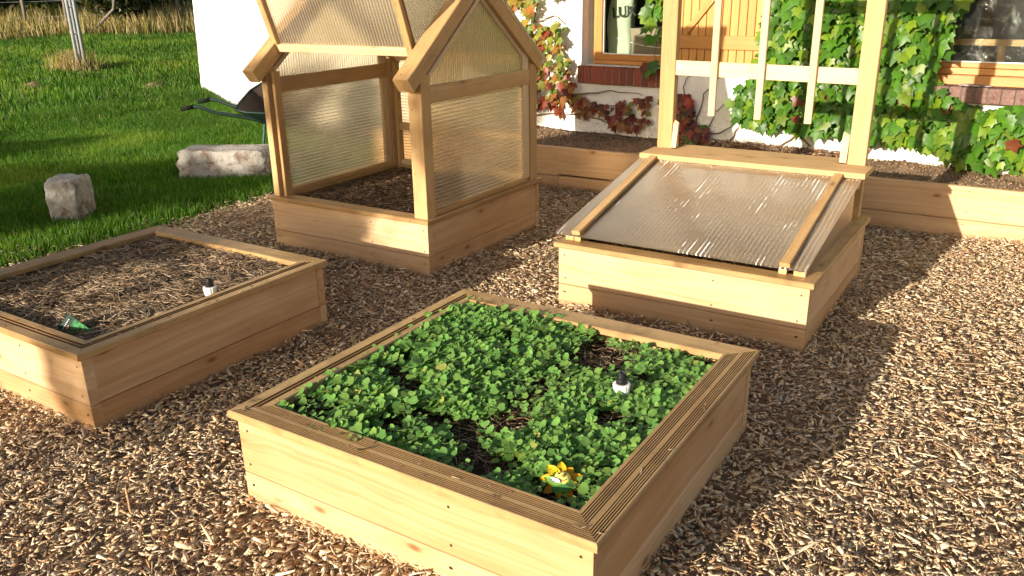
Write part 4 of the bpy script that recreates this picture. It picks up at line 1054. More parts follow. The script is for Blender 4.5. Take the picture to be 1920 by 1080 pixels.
# plastic film and timber rail behind the right window
mb = MB(); wbox(mb, 0.09, 1.5, 1.155, 1.20, -0.42, -0.37); wbox(mb, .42, .47, 0.95, 1.154, -0.42, -0.375, grain='z'); tag(mb.build('timber_rack', M_POST), 'timber rack standing behind the right window', 'rack')
film = NT('clear_film'); co = film.n('ShaderNodeTexCoord').outputs['Object']; nn = film.noise(co, 7.0, 5.0, 0.6, 1.5).outputs['Fac']
bb = film.n('ShaderNodeBump', {'Height': nn, 'Strength': 1.0, 'Distance': 0.05})
gl_ = film.n('ShaderNodeBsdfGlossy', {'Color': (1, 1, 1, 1), 'Roughness': 0.12, 'Normal': bb.outputs[0]}); tp_ = film.n('ShaderNodeBsdfTransparent')
df_ = film.n('ShaderNodeBsdfDiffuse', {'Color': (.7, .7, .7, 1)}); m0 = film.n('ShaderNodeMixShader', {0: .5}); film.link(gl_.outputs[0], m0.inputs[1]); film.link(df_.outputs[0], m0.inputs[2])
mm = film.n('ShaderNodeMixShader', {0: film.math('ADD', film.math('MULTIPLY', film.ramp(nn, [(0.5, 0.0), (0.7, 1.0)]), 0.35), 0.05)})
film.link(tp_.outputs[0], mm.inputs[1]); film.link(m0.outputs[0], mm.inputs[2]); M_FILM = film.done(mm)
xs = np.linspace(0.1, 1.4, 40); zs = np.linspace(0.97, 1.9, 30); P_ = []
for s_ in xs:
    for z_ in zs: P_.append(tuple(wp(s_, z_, -0.27 + 0.03 * mnoise.noise(Vector((s_ * 6, z_ * 6, 2))))))
a, b = np.meshgrid(np.arange(39), np.arange(29), indexing='ij'); a = (a * 30 + b).ravel()
o = np_mesh('plastic_film', np.array(P_), np.stack([a, a + 30, a + 31, a + 1], -1), M_FILM, smooth=True); tag(o, 'crumpled clear plastic film hanging behind the right window', 'plastic film')

# white outbuilding at the lawn
A_ = Vector((-11.04, 8.47, 0)); B_ = Vector((-7.35, 6.98, 0)); dd = (B_ - A_).normalized(); nn_ = Vector((dd.y, -dd.x, 0))
gb = -nn_ * 3.0
mb = MB(); P_ = []
nx, nz = 40, 24
for i in range(nx + 1):
    for j in range(nz + 1):
        z_ = -0.1 + 3.2 * j / nz
        P_.append(A_ + (B_ - A_) * (i / nx) - nn_ * (0.02 * z_) + dd * 0.07 * z_ * (1 - i / nx) + Vector((0, 0, z_)) + nn_ * 0.012 * mnoise.noise(Vector((i * .4, j * .5, 3))))
fs = [[i * (nz + 1) + j, (i + 1) * (nz + 1) + j, (i + 1) * (nz + 1) + j + 1, i * (nz + 1) + j + 1] for i in range(nx) for j in range(nz)]
mb.add(P_, fs)
top = Vector((0, 0, 3.1)); t0 = A_ - nn_ * .062 + dd * .217
q = [A_ - Vector((0, 0, .1)), t0 + top, t0 + top + gb, A_ - Vector((0, 0, .1)) + gb]
mb.add(q, [[0, 1, 2, 3]]); q = [t0 + top, B_ - nn_ * .062 + top, B_ + top + gb, t0 + top + gb]; mb.add(q, [[0, 1, 2, 3]])
out = empty('outbuilding', (A_ + B_) / 2, 'white painted outbuilding wall behind the wheelbarrow at the lawn edge', 'building')
mb.build('wall', M_WHITEWALL, out)
mb = MB(); board(mb, t0 + top + Vector((0, 0, 0.003)) + nn_ * .15 - dd * .15, dd, -nn_, (B_ - A_).length, 3.3, 0.08) ; mb.build('roof', M_ROOM, out)

# ------------------------------------------------------------------ climbing plants
def ivy(name, root, spots, palette, size, label, group, stems, droop=0.5):
    """spots: list of (s,z,d); three-lobed leaves facing out and hanging"""
    shape = [(0.0, 0.0), (-0.18, 0.10), (-0.50, -0.06), (-0.40, -0.26), (-0.56, -0.60), (-0.27, -0.60), (0.0, -1.05), (0.27, -0.60), (0.56, -0.60), (0.40, -0.26), (0.50, -0.06), (0.18, 0.10)]
    V, F, C = [], [], []
    for (s_, z_, d_) in spots:
        sz = random.uniform(*size)
        rl = random.gauss(0, 0.35)
        out_ = (WN + Vector((0, 0, 1)) * random.uniform(0.1, 1.9) * droop + WT * random.gauss(0, 0.45)).normalized()
        dn = (Vector((0, 0, -1)) + WT * rl); dn = (dn - out_ * dn.dot(out_)).normalized(); sd = dn.cross(out_)
        c = palette(s_, z_); base = wp(s_, z_, d_); b = len(V)
        fold = random.uniform(0.12, 0.35); curl = random.uniform(0.0, 0.3)
        for (u_, v_) in shape:
            jx = random.uniform(.92, 1.08)
            V.append(base + sd * (u_ * sz * jx) - dn * (v_ * sz) - out_ * (abs(u_) * fold * sz) - out_ * (v_ * v_ * curl * sz * .6)); C.append(c)
        V.append(base - dn * (-0.38 * sz)); C.append(tuple(x * 1.1 for x in c))
        V.append(base - dn * (-0.70 * sz) - out_ * (.49 * curl * sz * .6)); C.append(tuple(x * 1.1 for x in c))
        m1, m2 = b + 12, b + 13
        F += [[m1, b + 0, b + 1], [m1, b + 1, b + 2], [m1, b + 2, b + 3], [m1, b + 3, b + 4], [m1, b + 4, b + 5], [m1, b + 5, m2], [m2, b + 5, b + 6],
              [m2, b + 6, b + 7], [m2, b + 7, m1], [m1, b + 7, b + 8], [m1, b + 8, b + 9], [m1, b + 9, b + 10], [m1, b + 10, b + 11], [m1, b + 11, b + 0]]
    o = np_mesh('leaves', np.array([tuple(v) for v in V]), np.array(F), M_LEAF, root, True, col=np.array(C))
    mb = MB()
    for pts in stems:
        # wander along the wall
        P_ = []
        for k in range(len(pts) - 1):
            a_, b_ = pts[k], pts[k + 1]
            for q_ in range(6):
                f_ = q_ / 6; s_ = a_[0] + (b_[0] - a_[0]) * f_ + random.uniform(-.012, .012); z_ = a_[1] + (b_[1] - a_[1]) * f_ + random.uniform(-.012, .012)
                P_.append(wp(s_, z_, 0.022))
        n_ = len(P_); tube(mb, P_, [0.006 * (1 - .7 * i / n_) + .001 for i in range(n_)], 5)
    cs = np.tile(np.array([[0.16, 0.10, 0.06]]), (len(mb.v), 1))
    ob = mb.build('stems', M_BARK, root)
    a = ob.data.attributes.new('col', 'FLOAT_COLOR', 'POINT'); c4 = np.ones((len(mb.v), 4), np.float32); c4[:, :3] = cs; a.data.foreach_set('color', c4.ravel())
def inpoly(x, y, P_):
    c = False; j = len(P_) - 1
    for i in range(len(P_)):
        if (P_[i][1] > y) != (P_[j][1] > y) and x < (P_[j][0] - P_[i][0]) * (y - P_[i][1]) / (P_[j][1] - P_[i][1]) + P_[i][0]: c = not c
        j = i
    return c
def scatter(P_, n, mind, dr=(0.02, 0.10), thr=0.0, seed=1):
    s0, s1 = min(p[0] for p in P_), max(p[0] for p in P_); z0, z1 = min(p[1] for p in P_), max(p[1] for p in P_)
    out_ = []
    for _ in range(n * 30):
        if len(out_) >= n: break
        s_, z_ = random.uniform(s0, s1), random.uniform(z0, z1)
        if not inpoly(s_, z_, P_): continue
        if thr and mnoise.noise(Vector((s_ * 4, z_ * 4, seed))) < thr * 2 - 1: continue
        if any((s_ - q[0]) ** 2 + (z_ - q[1]) ** 2 < mind * mind for q in out_): continue
        out_.append((s_, z_, random.uniform(*dr)))
    return out_
GREENP = [(-1.02, 1.95), (-1.10, 1.35), (-1.16, 1.0), (-1.30, .80), (-1.30, .62), (-1.0, .54), (-.5, .54), (-.2, .50), (.08, .53), (.30, .44), (.52, .40), (.9, .42), (1.5, .5), (1.5, .86), (.75, .84), (.45, .76), (.25, .84), (.10, .95), (.13, 1.08), (.17, 1.2), (.19, 1.35), (.24, 1.5), (.24, 1.95)]
def greenpal(s_, z_):
    r_ = random.random()
    if r_ < 0.015 and z_ < 1: return (0.16, 0.045, 0.018)
    b_ = random.uniform(0.7, 1.25)
    if r_ < 0.3: return (0.135 * b_, 0.215 * b_, 0.014)
    return (0.055 * b_, 0.145 * b_, 0.010)
g1 = empty('climbing_plant', wp(-0.5, 0.36, 0.03), 'big leafy green creeper covering the wall between shutter and right window', 'climber', 'creepers on the house wall')
sp = scatter(GREENP, 1350, 0.021, (0.03, 0.15), 0.0)
sp += scatter(GREENP, 520, 0.034, (0.008, 0.028))
sp += [(s_, z_ , 0.10) for (s_, z_) in ((-1.28, .66), (-1.22, .58), (-1.33, .72), (-1.18, .72))]
ivy('climber_green', g1, sp, greenpal, (0.070, 0.115), '', '', [[(-.3, .34), (-.5, .6), (-.8, .9), (-.9, 1.5)], [(-.3, .34), (-.1, .7), (-.2, 1.2), (0, 1.8)], [(-.7, .40), (-.95, .62), (-1.2, .8)], [(.3, .34), (.5, .6), (.9, .7)], [(-.95, .36), (-.78, .5), (-.6, .7)]])
AUT = [(-4.6, 1.95), (-4.6, .62), (-4.0, .50), (-3.45, .50), (-3.1, .56), (-2.86, .62), (-2.80, .80), (-2.86, .98), (-2.95, 1.12), (-3.02, 1.95)]
def autpal(s_, z_):
    t_ = random.random(); h_ = z_ + random.uniform(-.25, .25)
    b_ = random.uniform(0.75, 1.25)
    if h_ < 0.72: c = random.choice([(0.20, 0.035, 0.02), (0.26, 0.06, 0.025), (0.16, 0.05, 0.025), (0.30, 0.12, 0.03)])
    elif h_ < 1.1: c = random.choice([(0.26, 0.27, 0.04), (0.38, 0.16, 0.03), (0.30, 0.06, 0.03), (0.14, 0.20, 0.03), (0.33, 0.25, 0.05)])
    else: c = random.choice([(0.24, 0.30, 0.05), (0.16, 0.24, 0.04), (0.45, 0.16, 0.035), (0.42, 0.28, 0.05), (0.30, 0.30, 0.05)])
    return tuple(x * b_ * 0.72 for x in c)
g2 = empty('climbing_plant', wp(-3.5, 0.36, 0.03), 'autumn creeper turning yellow orange and red on the wall left of the window', 'climber', 'creepers on the house wall')
sp = scatter(AUT, 1000, 0.022, (0.03, 0.15), 0.36, 5)
sp += scatter([(-3.15, .62), (-3.0, .45), (-2.6, .42), (-2.2, .40), (-2.08, .48), (-2.1, .72), (-2.3, .66), (-2.6, .60), (-2.8, .68)], 75, 0.035, (0.02, 0.05), 0.47, 9)
ivy('climber_autumn', g2, sp, autpal, (0.050, 0.085), '', '', [[(-3.6, .3), (-3.5, .8), (-3.3, 1.3), (-3.2, 1.9)], [(-3.5, .5), (-3.0, .62), (-2.6, .58), (-2.2, .62)], [(-3.3, .45), (-2.8, .5), (-2.4, .42), (-2.1, .44)], [(-2.9, .66), (-2.5, .72), (-2.1, .70)], [(-3.3, 1.3), (-3.05, 1.35), (-2.9, 1.2)], [(-3.4, .9), (-3.0, 1.1), (-2.92, 1.05)]])
def redpal(s_, z_): return tuple(x * random.uniform(.7, 1.2) for x in random.choice([(0.20, 0.05, 0.025), (0.26, 0.05, 0.03), (0.10, 0.17, 0.03), (0.12, 0.04, 0.025)]))
g3 = empty('climbing_plant', wp(-1.75, 0.36, 0.03), 'small dark red and green creeper low on the wall below the shutter', 'climber', 'creepers on the house wall')
sp = scatter([(-1.95, .70), (-1.95, .36), (-1.5, .36), (-1.52, .46), (-1.66, .55), (-1.68, .72), (-1.8, .76)], 60, 0.03, (0.02, 0.09))
ivy('climber_red', g3, sp, redpal, (0.07, 0.10), '', '', [[(-1.7, .3), (-1.76, .5), (-1.8, .8), (-1.7, .95)], [(-1.6, .34), (-1.5, .6), (-1.35, .75)], [(-1.66, .4), (-1.42, .45), (-1.25, .6)], [(-1.7, .36), (-1.6, .75), (-1.45, .93)], [(-1.35, .36), (-1.3, .5), (-1.22, .62)]])
g4 = empty('climbing_plant', wp(-2.05, 1.6, 0.03), 'short trail of green leaves hanging over the left window beside the trellis post', 'climber', 'creepers on the house wall')
sp = scatter([(-2.16, 1.8), (-2.18, 1.32), (-2.15, 1.18), (-1.96, 1.15), (-1.92, 1.8)], 34, 0.035, (0.02, 0.08)) + [(-2.1, .93, .07), (-2.07, .99, .06), (-2.13, .98, .05)]
ivy('climber_trail', g4, sp, greenpal, (0.09, 0.12), '', '', [[(-2.0, 1.9), (-2.04, 1.5), (-2.07, 1.2), (-2.06, .95)]])

# ------------------------------------------------------------------ lawn things
def rough_block(name, c, dims, yaw, label, seed, mat=M_STONE, group='painted stone blocks on the lawn', chamfer=0.16):
    me = bpy.data.meshes.new(name); 
    n = 22; V = {}; vs_ = []; fs = []
    def vid(i, j, k):
        key = (i, j, k)
        if key not in V:
            p = Vector((i / n * 2 - 1, j / n * 2 - 1, k / n * 2 - 1))
            # round the edges a little
            q = Vector([math.copysign(min(abs(a_), 1.0), a_) for a_ in p])
            ed = sorted([abs(a_) for a_ in q])
            q *= 1 - 0.06 * max(0, (ed[1] - 0.85) / 0.15) - 0.04 * max(0, (ed[0] - .85) / .15)
            nz__ = mnoise.noise_vector(Vector((q.x * 1.3 + seed, q.y * 1.3, q.z * 1.3))) * 0.14 * 0.35 + mnoise.noise_vector(Vector((q.x * 3.2 + seed, q.y * 3.2, q.z * 3.2))) * 0.07 + mnoise.noise_vector(Vector((q.x * 9 + seed, q.y * 9, q.z * 9))) * 0.025
            q = q + nz__
            V[key] = len(vs_); vs_.append(Vector((q.x * dims[0] / 2, q.y * dims[1] / 2, (q.z + 1) * dims[2] / 2)))
        return V[key]
    for a_ in range(n):
        for b_ in range(n):
            for (f0, s) in (((lambda u, v: (u, v, 0)), 1), ((lambda u, v: (u, v, n)), 0), ((lambda u, v: (u, 0, v)), 0), ((lambda u, v: (u, n, v)), 1), ((lambda u, v: (0, u, v)), 1), ((lambda u, v: (n, u, v)), 0)):
                q = [vid(*f0(a_, b_)), vid(*f0(a_ + 1, b_)), vid(*f0(a_ + 1, b_ + 1)), vid(*f0(a_, b_ + 1))]
                fs.append(q if not s else q[::-1])
    rot = Matrix.Rotation(yaw, 3, 'Z'); vs_ = [rot @ v + Vector(c) for v in vs_]
    me.from_pydata([tuple(v) for v in vs_], [], fs); me.materials.append(mat)
    for p in me.polygons: p.use_smooth = True
    me.update(); o = link_mesh(name, me); return tag(o, label, 'stone', group)
rough_block('stone_block', (-6.10, 3.38, -0.03), (0.245, 0.25, 0.355), R(30), 'upright squarish white painted stone block on the lawn by the left edge', 1.0)
rough_block('stone_block', (-6.26, 4.98, -0.03), (0.82, 0.34, 0.30), R(26), 'longer white painted stone block lying behind the greenhouse post', 4.0)

# wheelbarrow
wbw = empty('wheelbarrow', (-6.4, 5.7, 0), 'dark green wheelbarrow with rusty tray standing behind the greenhouse', 'wheelbarrow')
hax = Vector((0.72, 0.50, 0)).normalized(); hsd = Vector((-hax.y, hax.x, 0))
H0 = Vector((-7.30, 5.35, -0.01))
mb = MB()
rearL, rearR = H0 + hax * 0.48, H0 + hax * 0.48 + hsd * 0.56
def tp(u_, v_, z_): return H0 + hax * u_ + hsd * v_ + Vector((0, 0, z_))
# tray: rim and floor, outer + inner skins
rim = [tp(.52, -.02, .50), tp(.64, -.06, .475), tp(1.0, -.06, .45), tp(1.42, -.02, .55), tp(1.50, .28, .80), tp(1.42, .60, .92), tp(1.0, .64, .84), tp(.68, .64, .70), tp(.54, .58, .62), tp(.50, .28, .54)]
flo = [tp(.74, .12, .34), tp(.80, .10, .33), tp(1.0, .10, .32), tp(1.16, .12, .32), tp(1.18, .28, .32), tp(1.16, .44, .32), tp(1.0, .46, .32), tp(.80, .46, .33), tp(.74, .44, .34), tp(.72, .28, .34)]
k = len(rim); cen = sum(flo, Vector()) / k
mb.add(rim + flo, [[i, (i + 1) % k, k + (i + 1) % k, k + i] for i in range(k)] + [[k + i for i in range(k)]]); mb.build('tray', M_TRAYIN, wbw, True)
mb = MB(); rim2 = [cen + (p - cen) * 1.02 - Vector((0, 0, .008)) for p in rim]; flo2 = [p - Vector((0, 0, .010)) for p in flo]
mb.add(rim2 + flo2, [[k + i, k + (i + 1) % k, (i + 1) % k, i] for i in range(k)] + [[k + i for i in range(k - 1, -1, -1)]])
mb.build('tray_shell', M_DGREEN, wbw, True)
mb = MB(); tube(mb, rim + [rim[0]], 0.012, 6); mb.build('rim', M_DGREEN, wbw, True)
for v0 in (0.0, 0.56):
    mb = MB(); tube(mb, [tp(0, v0, .515), tp(.10, v0, .535), tp(.18, v0, .53), tp(.30, v0 * .97 + .008, .475), tp(.46, v0 * .9 + .03, .44), tp(.75, v0 * .8 + .06, .375), tp(1.15, v0 * .5 + .14, .28), tp(1.6, v0 * .25 + .21, .20)], 0.019, 8); mb.build('handle', M_DGREEN, wbw, True)
    mb = MB(); tube(mb, [tp(-.02, v0, .51), tp(.11, v0, .536)], 0.021, 8); mb.build('grip', M_TYRE, wbw, True)
    mb = MB(); tube(mb, [tp(.78, v0 * .8 + .06, .34), tp(.72, v0 * .8 + .06, 0.0)], 0.013, 6); tube(mb, [tp(.95, v0 * .6 + .11, .30), tp(.74, v0 * .8 + .06, .06)], 0.010, 6); mb.build('leg', M_LGREEN, wbw, True)
mb = MB()
wc = tp(1.66, .28, .19)
ring = [wc + hax * .15 * math.cos(a_) + Vector((0, 0, .15 * math.sin(a_))) for a_ in [i / 20 * 6.2832 for i in range(21)]]
tube(mb, ring, 0.04, 8, cap=False); wh = mb.build('wheel', M_TYRE, wbw, True)
mb = MB(); tube(mb, [wc - hsd * .08, wc + hsd * .08], 0.02, 8); tube(mb, [wc - hsd * .01, wc + hsd * .01], 0.12, 16); mb.build('hub', M_DGREEN, wh)

# galvanised mast on the lawn
mx, my = -14.83, 8.91; mz = float(ground_z(mx, my)) - 0.05
mast = empty('lattice_mast', (mx, my, mz), 'galvanised steel lattice mast rising from dry grass on the lawn', 'mast')
import itertools
pc = [Vector((mx + .065 * math.cos(a_), my + .065 * math.sin(a_), 0)) for a_ in (0.5, 2.6, 4.7)]
for p in pc:
    mb = MB(); tube(mb, [Vector((p.x, p.y, mz)), Vector((p.x, p.y, mz + 6))], 0.032, 10); mb.build('tube', M_GALV, mast, True)
for z_ in np.arange(mz + .25, mz + 5.9, 0.45):
    mb = MB()
    for a_, b_ in ((0, 1), (1, 2), (2, 0)):
        tube(mb, [Vector((pc[a_].x, pc[a_].y, z_)), Vector((pc[b_].x, pc[b_].y, z_))], 0.010, 6)
    mb.build('cross_brace', M_GALV, mast, True)

# grass
def blades(n, posf, h, w, cols, lean=0.45, wts=None, wind=(0, 0)):
    P = posf(n); n = len(P); hh = RNG.uniform(*h, n); ww = RNG.uniform(*w, n)
    if P.shape[1] > 3: hh *= P[:, 3]; P = P[:, :3]
    ya = RNG.uniform(0, 2 * np.pi, n); d = np.stack([np.cos(ya), np.sin(ya), np.zeros(n)], -1)
    la = RNG.uniform(0, 2 * np.pi, n); ln = np.stack([np.cos(la) + wind[0], np.sin(la) + wind[1], np.zeros(n)], -1) * (RNG.uniform(0.1, 1, n) * lean * hh)[:, None]
    up = np.array([0, 0, 1.0])
    b0 = P - d * ww[:, None] / 2; b1 = P + d * ww[:, None] / 2
    m = P + ln * .35 + up * (hh * .55)[:, None]; m0 = m - d * ww[:, None] * .4; m1 = m + d * ww[:, None] * .4
    tp_ = P + ln + up * hh[:, None]
    V = np.stack([b0, b1, m1, m0, tp_], 1).reshape(-1, 3)
    k = (np.arange(n) * 5)[:, None]
    F = np.concatenate([k + [[0, 1, 2]], k + [[0, 2, 3]], k + [[3, 2, 4]]])
    cols = np.array(cols); ci = RNG.choice(len(cols), n, p=wts); C = cols[ci] * RNG.uniform(.7, 1.3, (n, 1))
    pt_ = fbm(P[:, 0], P[:, 1], 0.9, 55)[:, None]; C = C * (0.55 + 0.9 * pt_) + np.clip(pt_ - .56, 0, 1) * np.array([[.35, .22, .06]])
    return V, F, np.repeat(C, 5, 0)
def near_grass(k):
    X = RNG.uniform(-11, -5.2, k); Y = RNG.uniform(1.0, 9.5, k)
    keep = (X < lawn_edge(Y) + RNG.normal(0, .05, k))
    keep &= RNG.uniform(0, 1, k) < np.clip((lawn_edge(Y) - X) * 2.2 + 0.25 + (fbm(X, Y, 5, 83) - .5), 0.05, 1)
    keep &= (fbm(X, Y, 2.2, 84) > 0.30) | (RNG.uniform(0, 1, k) < .25)
    keep &= ~((X < -7) & (Y > 6.95 - (X + 7.4) * 0.41))
    Z = ground_z(X, Y); P = np.stack([X, Y, Z, 0.55 + 1.0 * fbm(X, Y, 1.6, 77)], -1)
    return P[keep & in_view(P[:, :3], 0.2)]
def far_grass(k):
    X = RNG.uniform(-32, -10, k); Y = RNG.uniform(2, 24, k); d = -0.857 * X + 0.515 * Y
    keep = (d > 10.0) & (d < 25.0)
    keep &= ~((Y > 8.47 - (X + 11.04) * 0.41) & (X > -11.1))
    P = np.stack([X, Y, ground_z(X, Y), 0.6 + 1.0 * fbm(X, Y, 0.8, 78)], -1)
    return P[keep & in_view(P[:, :3], 0.15)]
GC = [(0.05, 0.13, 0.008), (0.07, 0.17, 0.012), (0.11, 0.20, 0.02), (0.030, 0.085, 0.008), (0.20, 0.19, 0.05)]
A1 = blades(330000, near_grass, (0.035, 0.085), (0.004, 0.009), GC, 0.6, [.26, .32, .2, .18, .04])
A2 = blades(260000, far_grass, (0.05, 0.11), (0.010, 0.02), GC, 0.6, [.24, .32, .22, .16, .06])
V = np.vstack([A1[0], A2[0]]); F = np.vstack([A1[1], A2[1] + len(A1[0])]); C = np.vstack([A1[2], A2[2]])
o = np_mesh('grass', V, F, M_GRASS, col=C); tag(o, 'short green grass of the lawn beside the beds', 'grass', kind='stuff')
DRY = [(0.42, 0.32, 0.16), (0.33, 0.23, 0.11), (0.50, 0.40, 0.22), (0.18, 0.17, 0.06), (0.22, 0.13, 0.06)]
def mast_tuft(k):
    r_ = np.abs(RNG.normal(0, .22, k)); a_ = RNG.uniform(0, 6.28, k); X = mx + r_ * np.cos(a_) * 1.3 - .2; Y = my + r_ * np.sin(a_)
    return np.stack([X, Y, ground_z(X, Y)], -1)
B1 = blades(1100, mast_tuft, (0.08, 0.42), (0.008, 0.015), DRY, 0.5)
o = np_mesh('dry_grass_tuft', B1[0], B1[1], M_GRASS, col=B1[2]); tag(o, 'pale dry grass tuft around the foot of the mast', 'dry grass', kind='stuff')
def rough(k):
    X = RNG.uniform(-45, -12, k); Y = RNG.uniform(4, 34, k); d = -0.857 * X + 0.515 * Y; lim = 24.3 + 2.0 * (fbm(X, Y, 0.25, 90) - .5)
    keep = (d > lim) & (d < 33)
    P = np.stack([X, Y, ground_z(X, Y), 0.4 + 1.1 * fbm(X, Y, 0.5, 92)], -1); return P[keep & in_view(P[:, :3], 0.5)]
B2 = blades(120000, rough, (0.22, 0.62), (0.012, 0.03), DRY + [(0.06, 0.10, 0.02)], 0.4, [.25, .2, .15, .15, .1, .15])
o = np_mesh('rough_grass', B2[0], B2[1], M_GRASS, col=B2[2]); tag(o, 'tall dry straw coloured grass along the far edge of the lawn', 'long grass', kind='stuff')

# little yellow weeds + brown molehills
def blob(name, c, rx, rz, label, mat, seed):
    mb = MB(); n1, n2 = 14, 7; P_ = []
    for j in range(n2 + 1):
        for i in range(n1):
            a_ = 6.2832 * i / n1; r_ = rx * (1 - j / n2) ; z_ = rz * (1 - ((1 - j / n2)) ** 2)
            n_ = 1 + .25 * mnoise.noise(Vector((math.cos(a_) * 1.5 + seed, math.sin(a_) * 1.5, j)))
            P_.append(Vector((c[0] + r_ * math.cos(a_) * n_, c[1] + r_ * math.sin(a_) * n_, c[2] + z_ * n_)))
    fs = [[j * n1 + i, j * n1 + (i + 1) % n1, (j + 1) * n1 + (i + 1) % n1, (j + 1) * n1 + i] for j in range(n2) for i in range(n1)]
    mb.add(P_, fs); return tag(mb.build(name, mat, None, True), label, 'molehill', 'molehills on the lawn')
for (x_, y_, r_, lab) in ((-11.8, 8.2, .20, 'small brown molehill on the lawn left of the white outbuilding'), (-13.4, 7.2, .16, 'small brown molehill on the lawn just in front of the mast')):
    blob('molehill', (x_, y_, float(ground_z(x_, y_)) + .02), r_, .07, lab, M_DRYSOIL, x_)

# ------------------------------------------------------------------ shrubs, trees and fence beyond
def leaf_cloud(centres, n, size, cols, seed=0):
    C_ = np.array(centres, float); k = RNG.choice(len(C_), n, p=(C_[:, 3] ** 2) / (C_[:, 3] ** 2).sum())
    d = RNG.normal(0, 1, (n, 3)); d /= np.linalg.norm(d, axis=1)[:, None]; r_ = RNG.uniform(0.45, 1.05, n) ** 0.6
    P = C_[k, :3] + d * (r_ * C_[k, 3])[:, None] * np.array([1, 1, .85])
    a = RNG.normal(0, 1, (n, 3)); a /= np.linalg.norm(a, axis=1)[:, None]; b = np.cross(a, RNG.normal(0, 1, (n, 3))); b /= np.linalg.norm(b, axis=1)[:, None]
    s_ = RNG.uniform(*size, n)[:, None]
    V = np.stack([P - a * s_, P + b * s_ * .45, P + a * s_, P - b * s_ * .45], 1).reshape(-1, 3)
    F = (np.arange(n) * 4)[:, None] + np.array([[0, 1, 2, 3]])
    cols = np.array(cols); C = cols[RNG.choice(len(cols), n)] * RNG.uniform(.6, 1.3, (n, 1))
    return V, F, np.repeat(C, 4, 0)
def barkmesh(name, paths, parent, col=(0.16, 0.11, 0.075)):
    mb = MB()
    for pts, rad in paths: tube(mb, pts, rad, 8)
    ob = mb.build(name, M_BARK, parent, True)
    a = ob.data.attributes.new('col', 'FLOAT_COLOR', 'POINT'); c4 = np.ones((len(mb.v), 4), np.float32); c4[:, :3] = col; a.data.foreach_set('color', c4.ravel())
def tree(name, base, centres, n, size, cols, label, cat, trunk_r=0.12, group=None, lean=0.0):
    b = Vector(base); root = empty(name, b, label, cat, group)
    V, F, C = leaf_cloud(centres, n, size, cols); np_mesh('crown', V, F, M_LEAF, root, False, col=C)
    paths = []
    top = Vector(max(centres, key=lambda c: c[2])[:3])
    mid = b.lerp(top, .4) + Vector((lean, 0, 0))
    paths.append(([b - Vector((0, 0, .1)), b.lerp(mid, .5), mid, mid.lerp(top, .6)], [trunk_r, trunk_r * .8, trunk_r * .6, trunk_r * .25]))
    for c in centres:
        cc_ = Vector(c[:3]); paths.append(([b.lerp(mid, random.uniform(.5, 1)), (mid + cc_) / 2 + Vector((0, 0, .05)), cc_], [trunk_r * .4, trunk_r * .25, trunk_r * .08]))
    barkmesh('trunk', paths, root)
    return root
def fx(px, dist):      # a spot on the far rough at a bearing of the camera
    d = CF + CR * ((px - 960) / 1555.9) + CU * (540 / 1555.9); d = Vector((d.x, d.y, 0)).normalized() * dist
    return d.x, d.y
DG = [(0.035, 0.06, 0.018), (0.06, 0.085, 0.025), (0.09, 0.075, 0.03), (0.03, 0.04, 0.02)]
far_list = [(-60, 29.5, 1.5, 1.7, 'dark leafy shrub at the far left behind the dry grass'), (40, 30.5, 1.4, 1.5, 'dark shrub behind the dry grass left of the mast'), (215, 27.2, 1.05, 0.95, 'rounded green brown shrub between mast and outbuilding'), (300, 31.0, 1.3, 1.6, 'tall shrub close behind the outbuilding corner'), (140, 33.5, 1.6, 1.9, 'big dark shrub standing behind the mast'), (400, 33, 1.9, 2.3, 'large shrub hidden mostly behind the outbuilding')]
for (px, dist, r_, hz_, lab) in far_list:
    x_, y_ = fx(px, dist); z_ = float(ground_z(x_, y_))
    cs = [(x_ + random.uniform(-.8, .8) * r_, y_ + random.uniform(-.8, .8) * r_, z_ + hz_ * random.uniform(.35, 1.2), r_ * random.uniform(.45, .7)) for _ in range(7)]
    tree('shrub', (x_, y_, z_), cs, 5200, (0.06, 0.12), DG, lab, 'shrub', 0.07, 'shrubs beyond the dry grass')
# big background trees so nothing beyond is empty
for (px, dist, s_, lab) in ((-150, 42, 1.0, 'broad tree far beyond the lawn at the left'), (90, 46, 1.1, 'broad tree far beyond the lawn behind the mast'), (330, 44, 1.0, 'broad tree far beyond the lawn behind the outbuilding corner')):
    x_, y_ = fx(px, dist); z_ = float(ground_z(x_, y_))
    cs = [(x_ + random.uniform(-2.6, 2.6) * s_, y_ + random.uniform(-2.6, 2.6) * s_, z_ + random.uniform(1.6, 6.5) * s_, random.uniform(1.1, 1.9) * s_) for _ in range(14)]
    tree('tree', (x_, y_, z_), cs, 9000, (0.13, 0.26), DG, lab, 'tree', 0.26, 'trees beyond the lawn')
# post and wire fence
fence = empty('wire_fence', (*fx(150, 26.8), 1.0), 'thin post and wire fence standing in the dry grass', 'fence')
tops = []
for px in (-160, -60, 40, 118, 214, 272, 330, 420):
    x_, y_ = fx(px, 26.8); z_ = float(ground_z(x_, y_))
    mb = MB(); tube(mb, [Vector((x_, y_, z_ - .1)), Vector((x_ + .03, y_, z_ + 1.25))], [0.05, 0.042], 8); mb.build('fence_post', M_GREYWOOD, fence, True); tops.append(Vector((x_, y_, z_)))
mb = MB()
for h_ in (0.4, 0.8, 1.15): tube(mb, [t_ + Vector((0, 0, h_)) for t_ in tops], 0.004, 4)
mb.build('wire', M_GALV, fence)
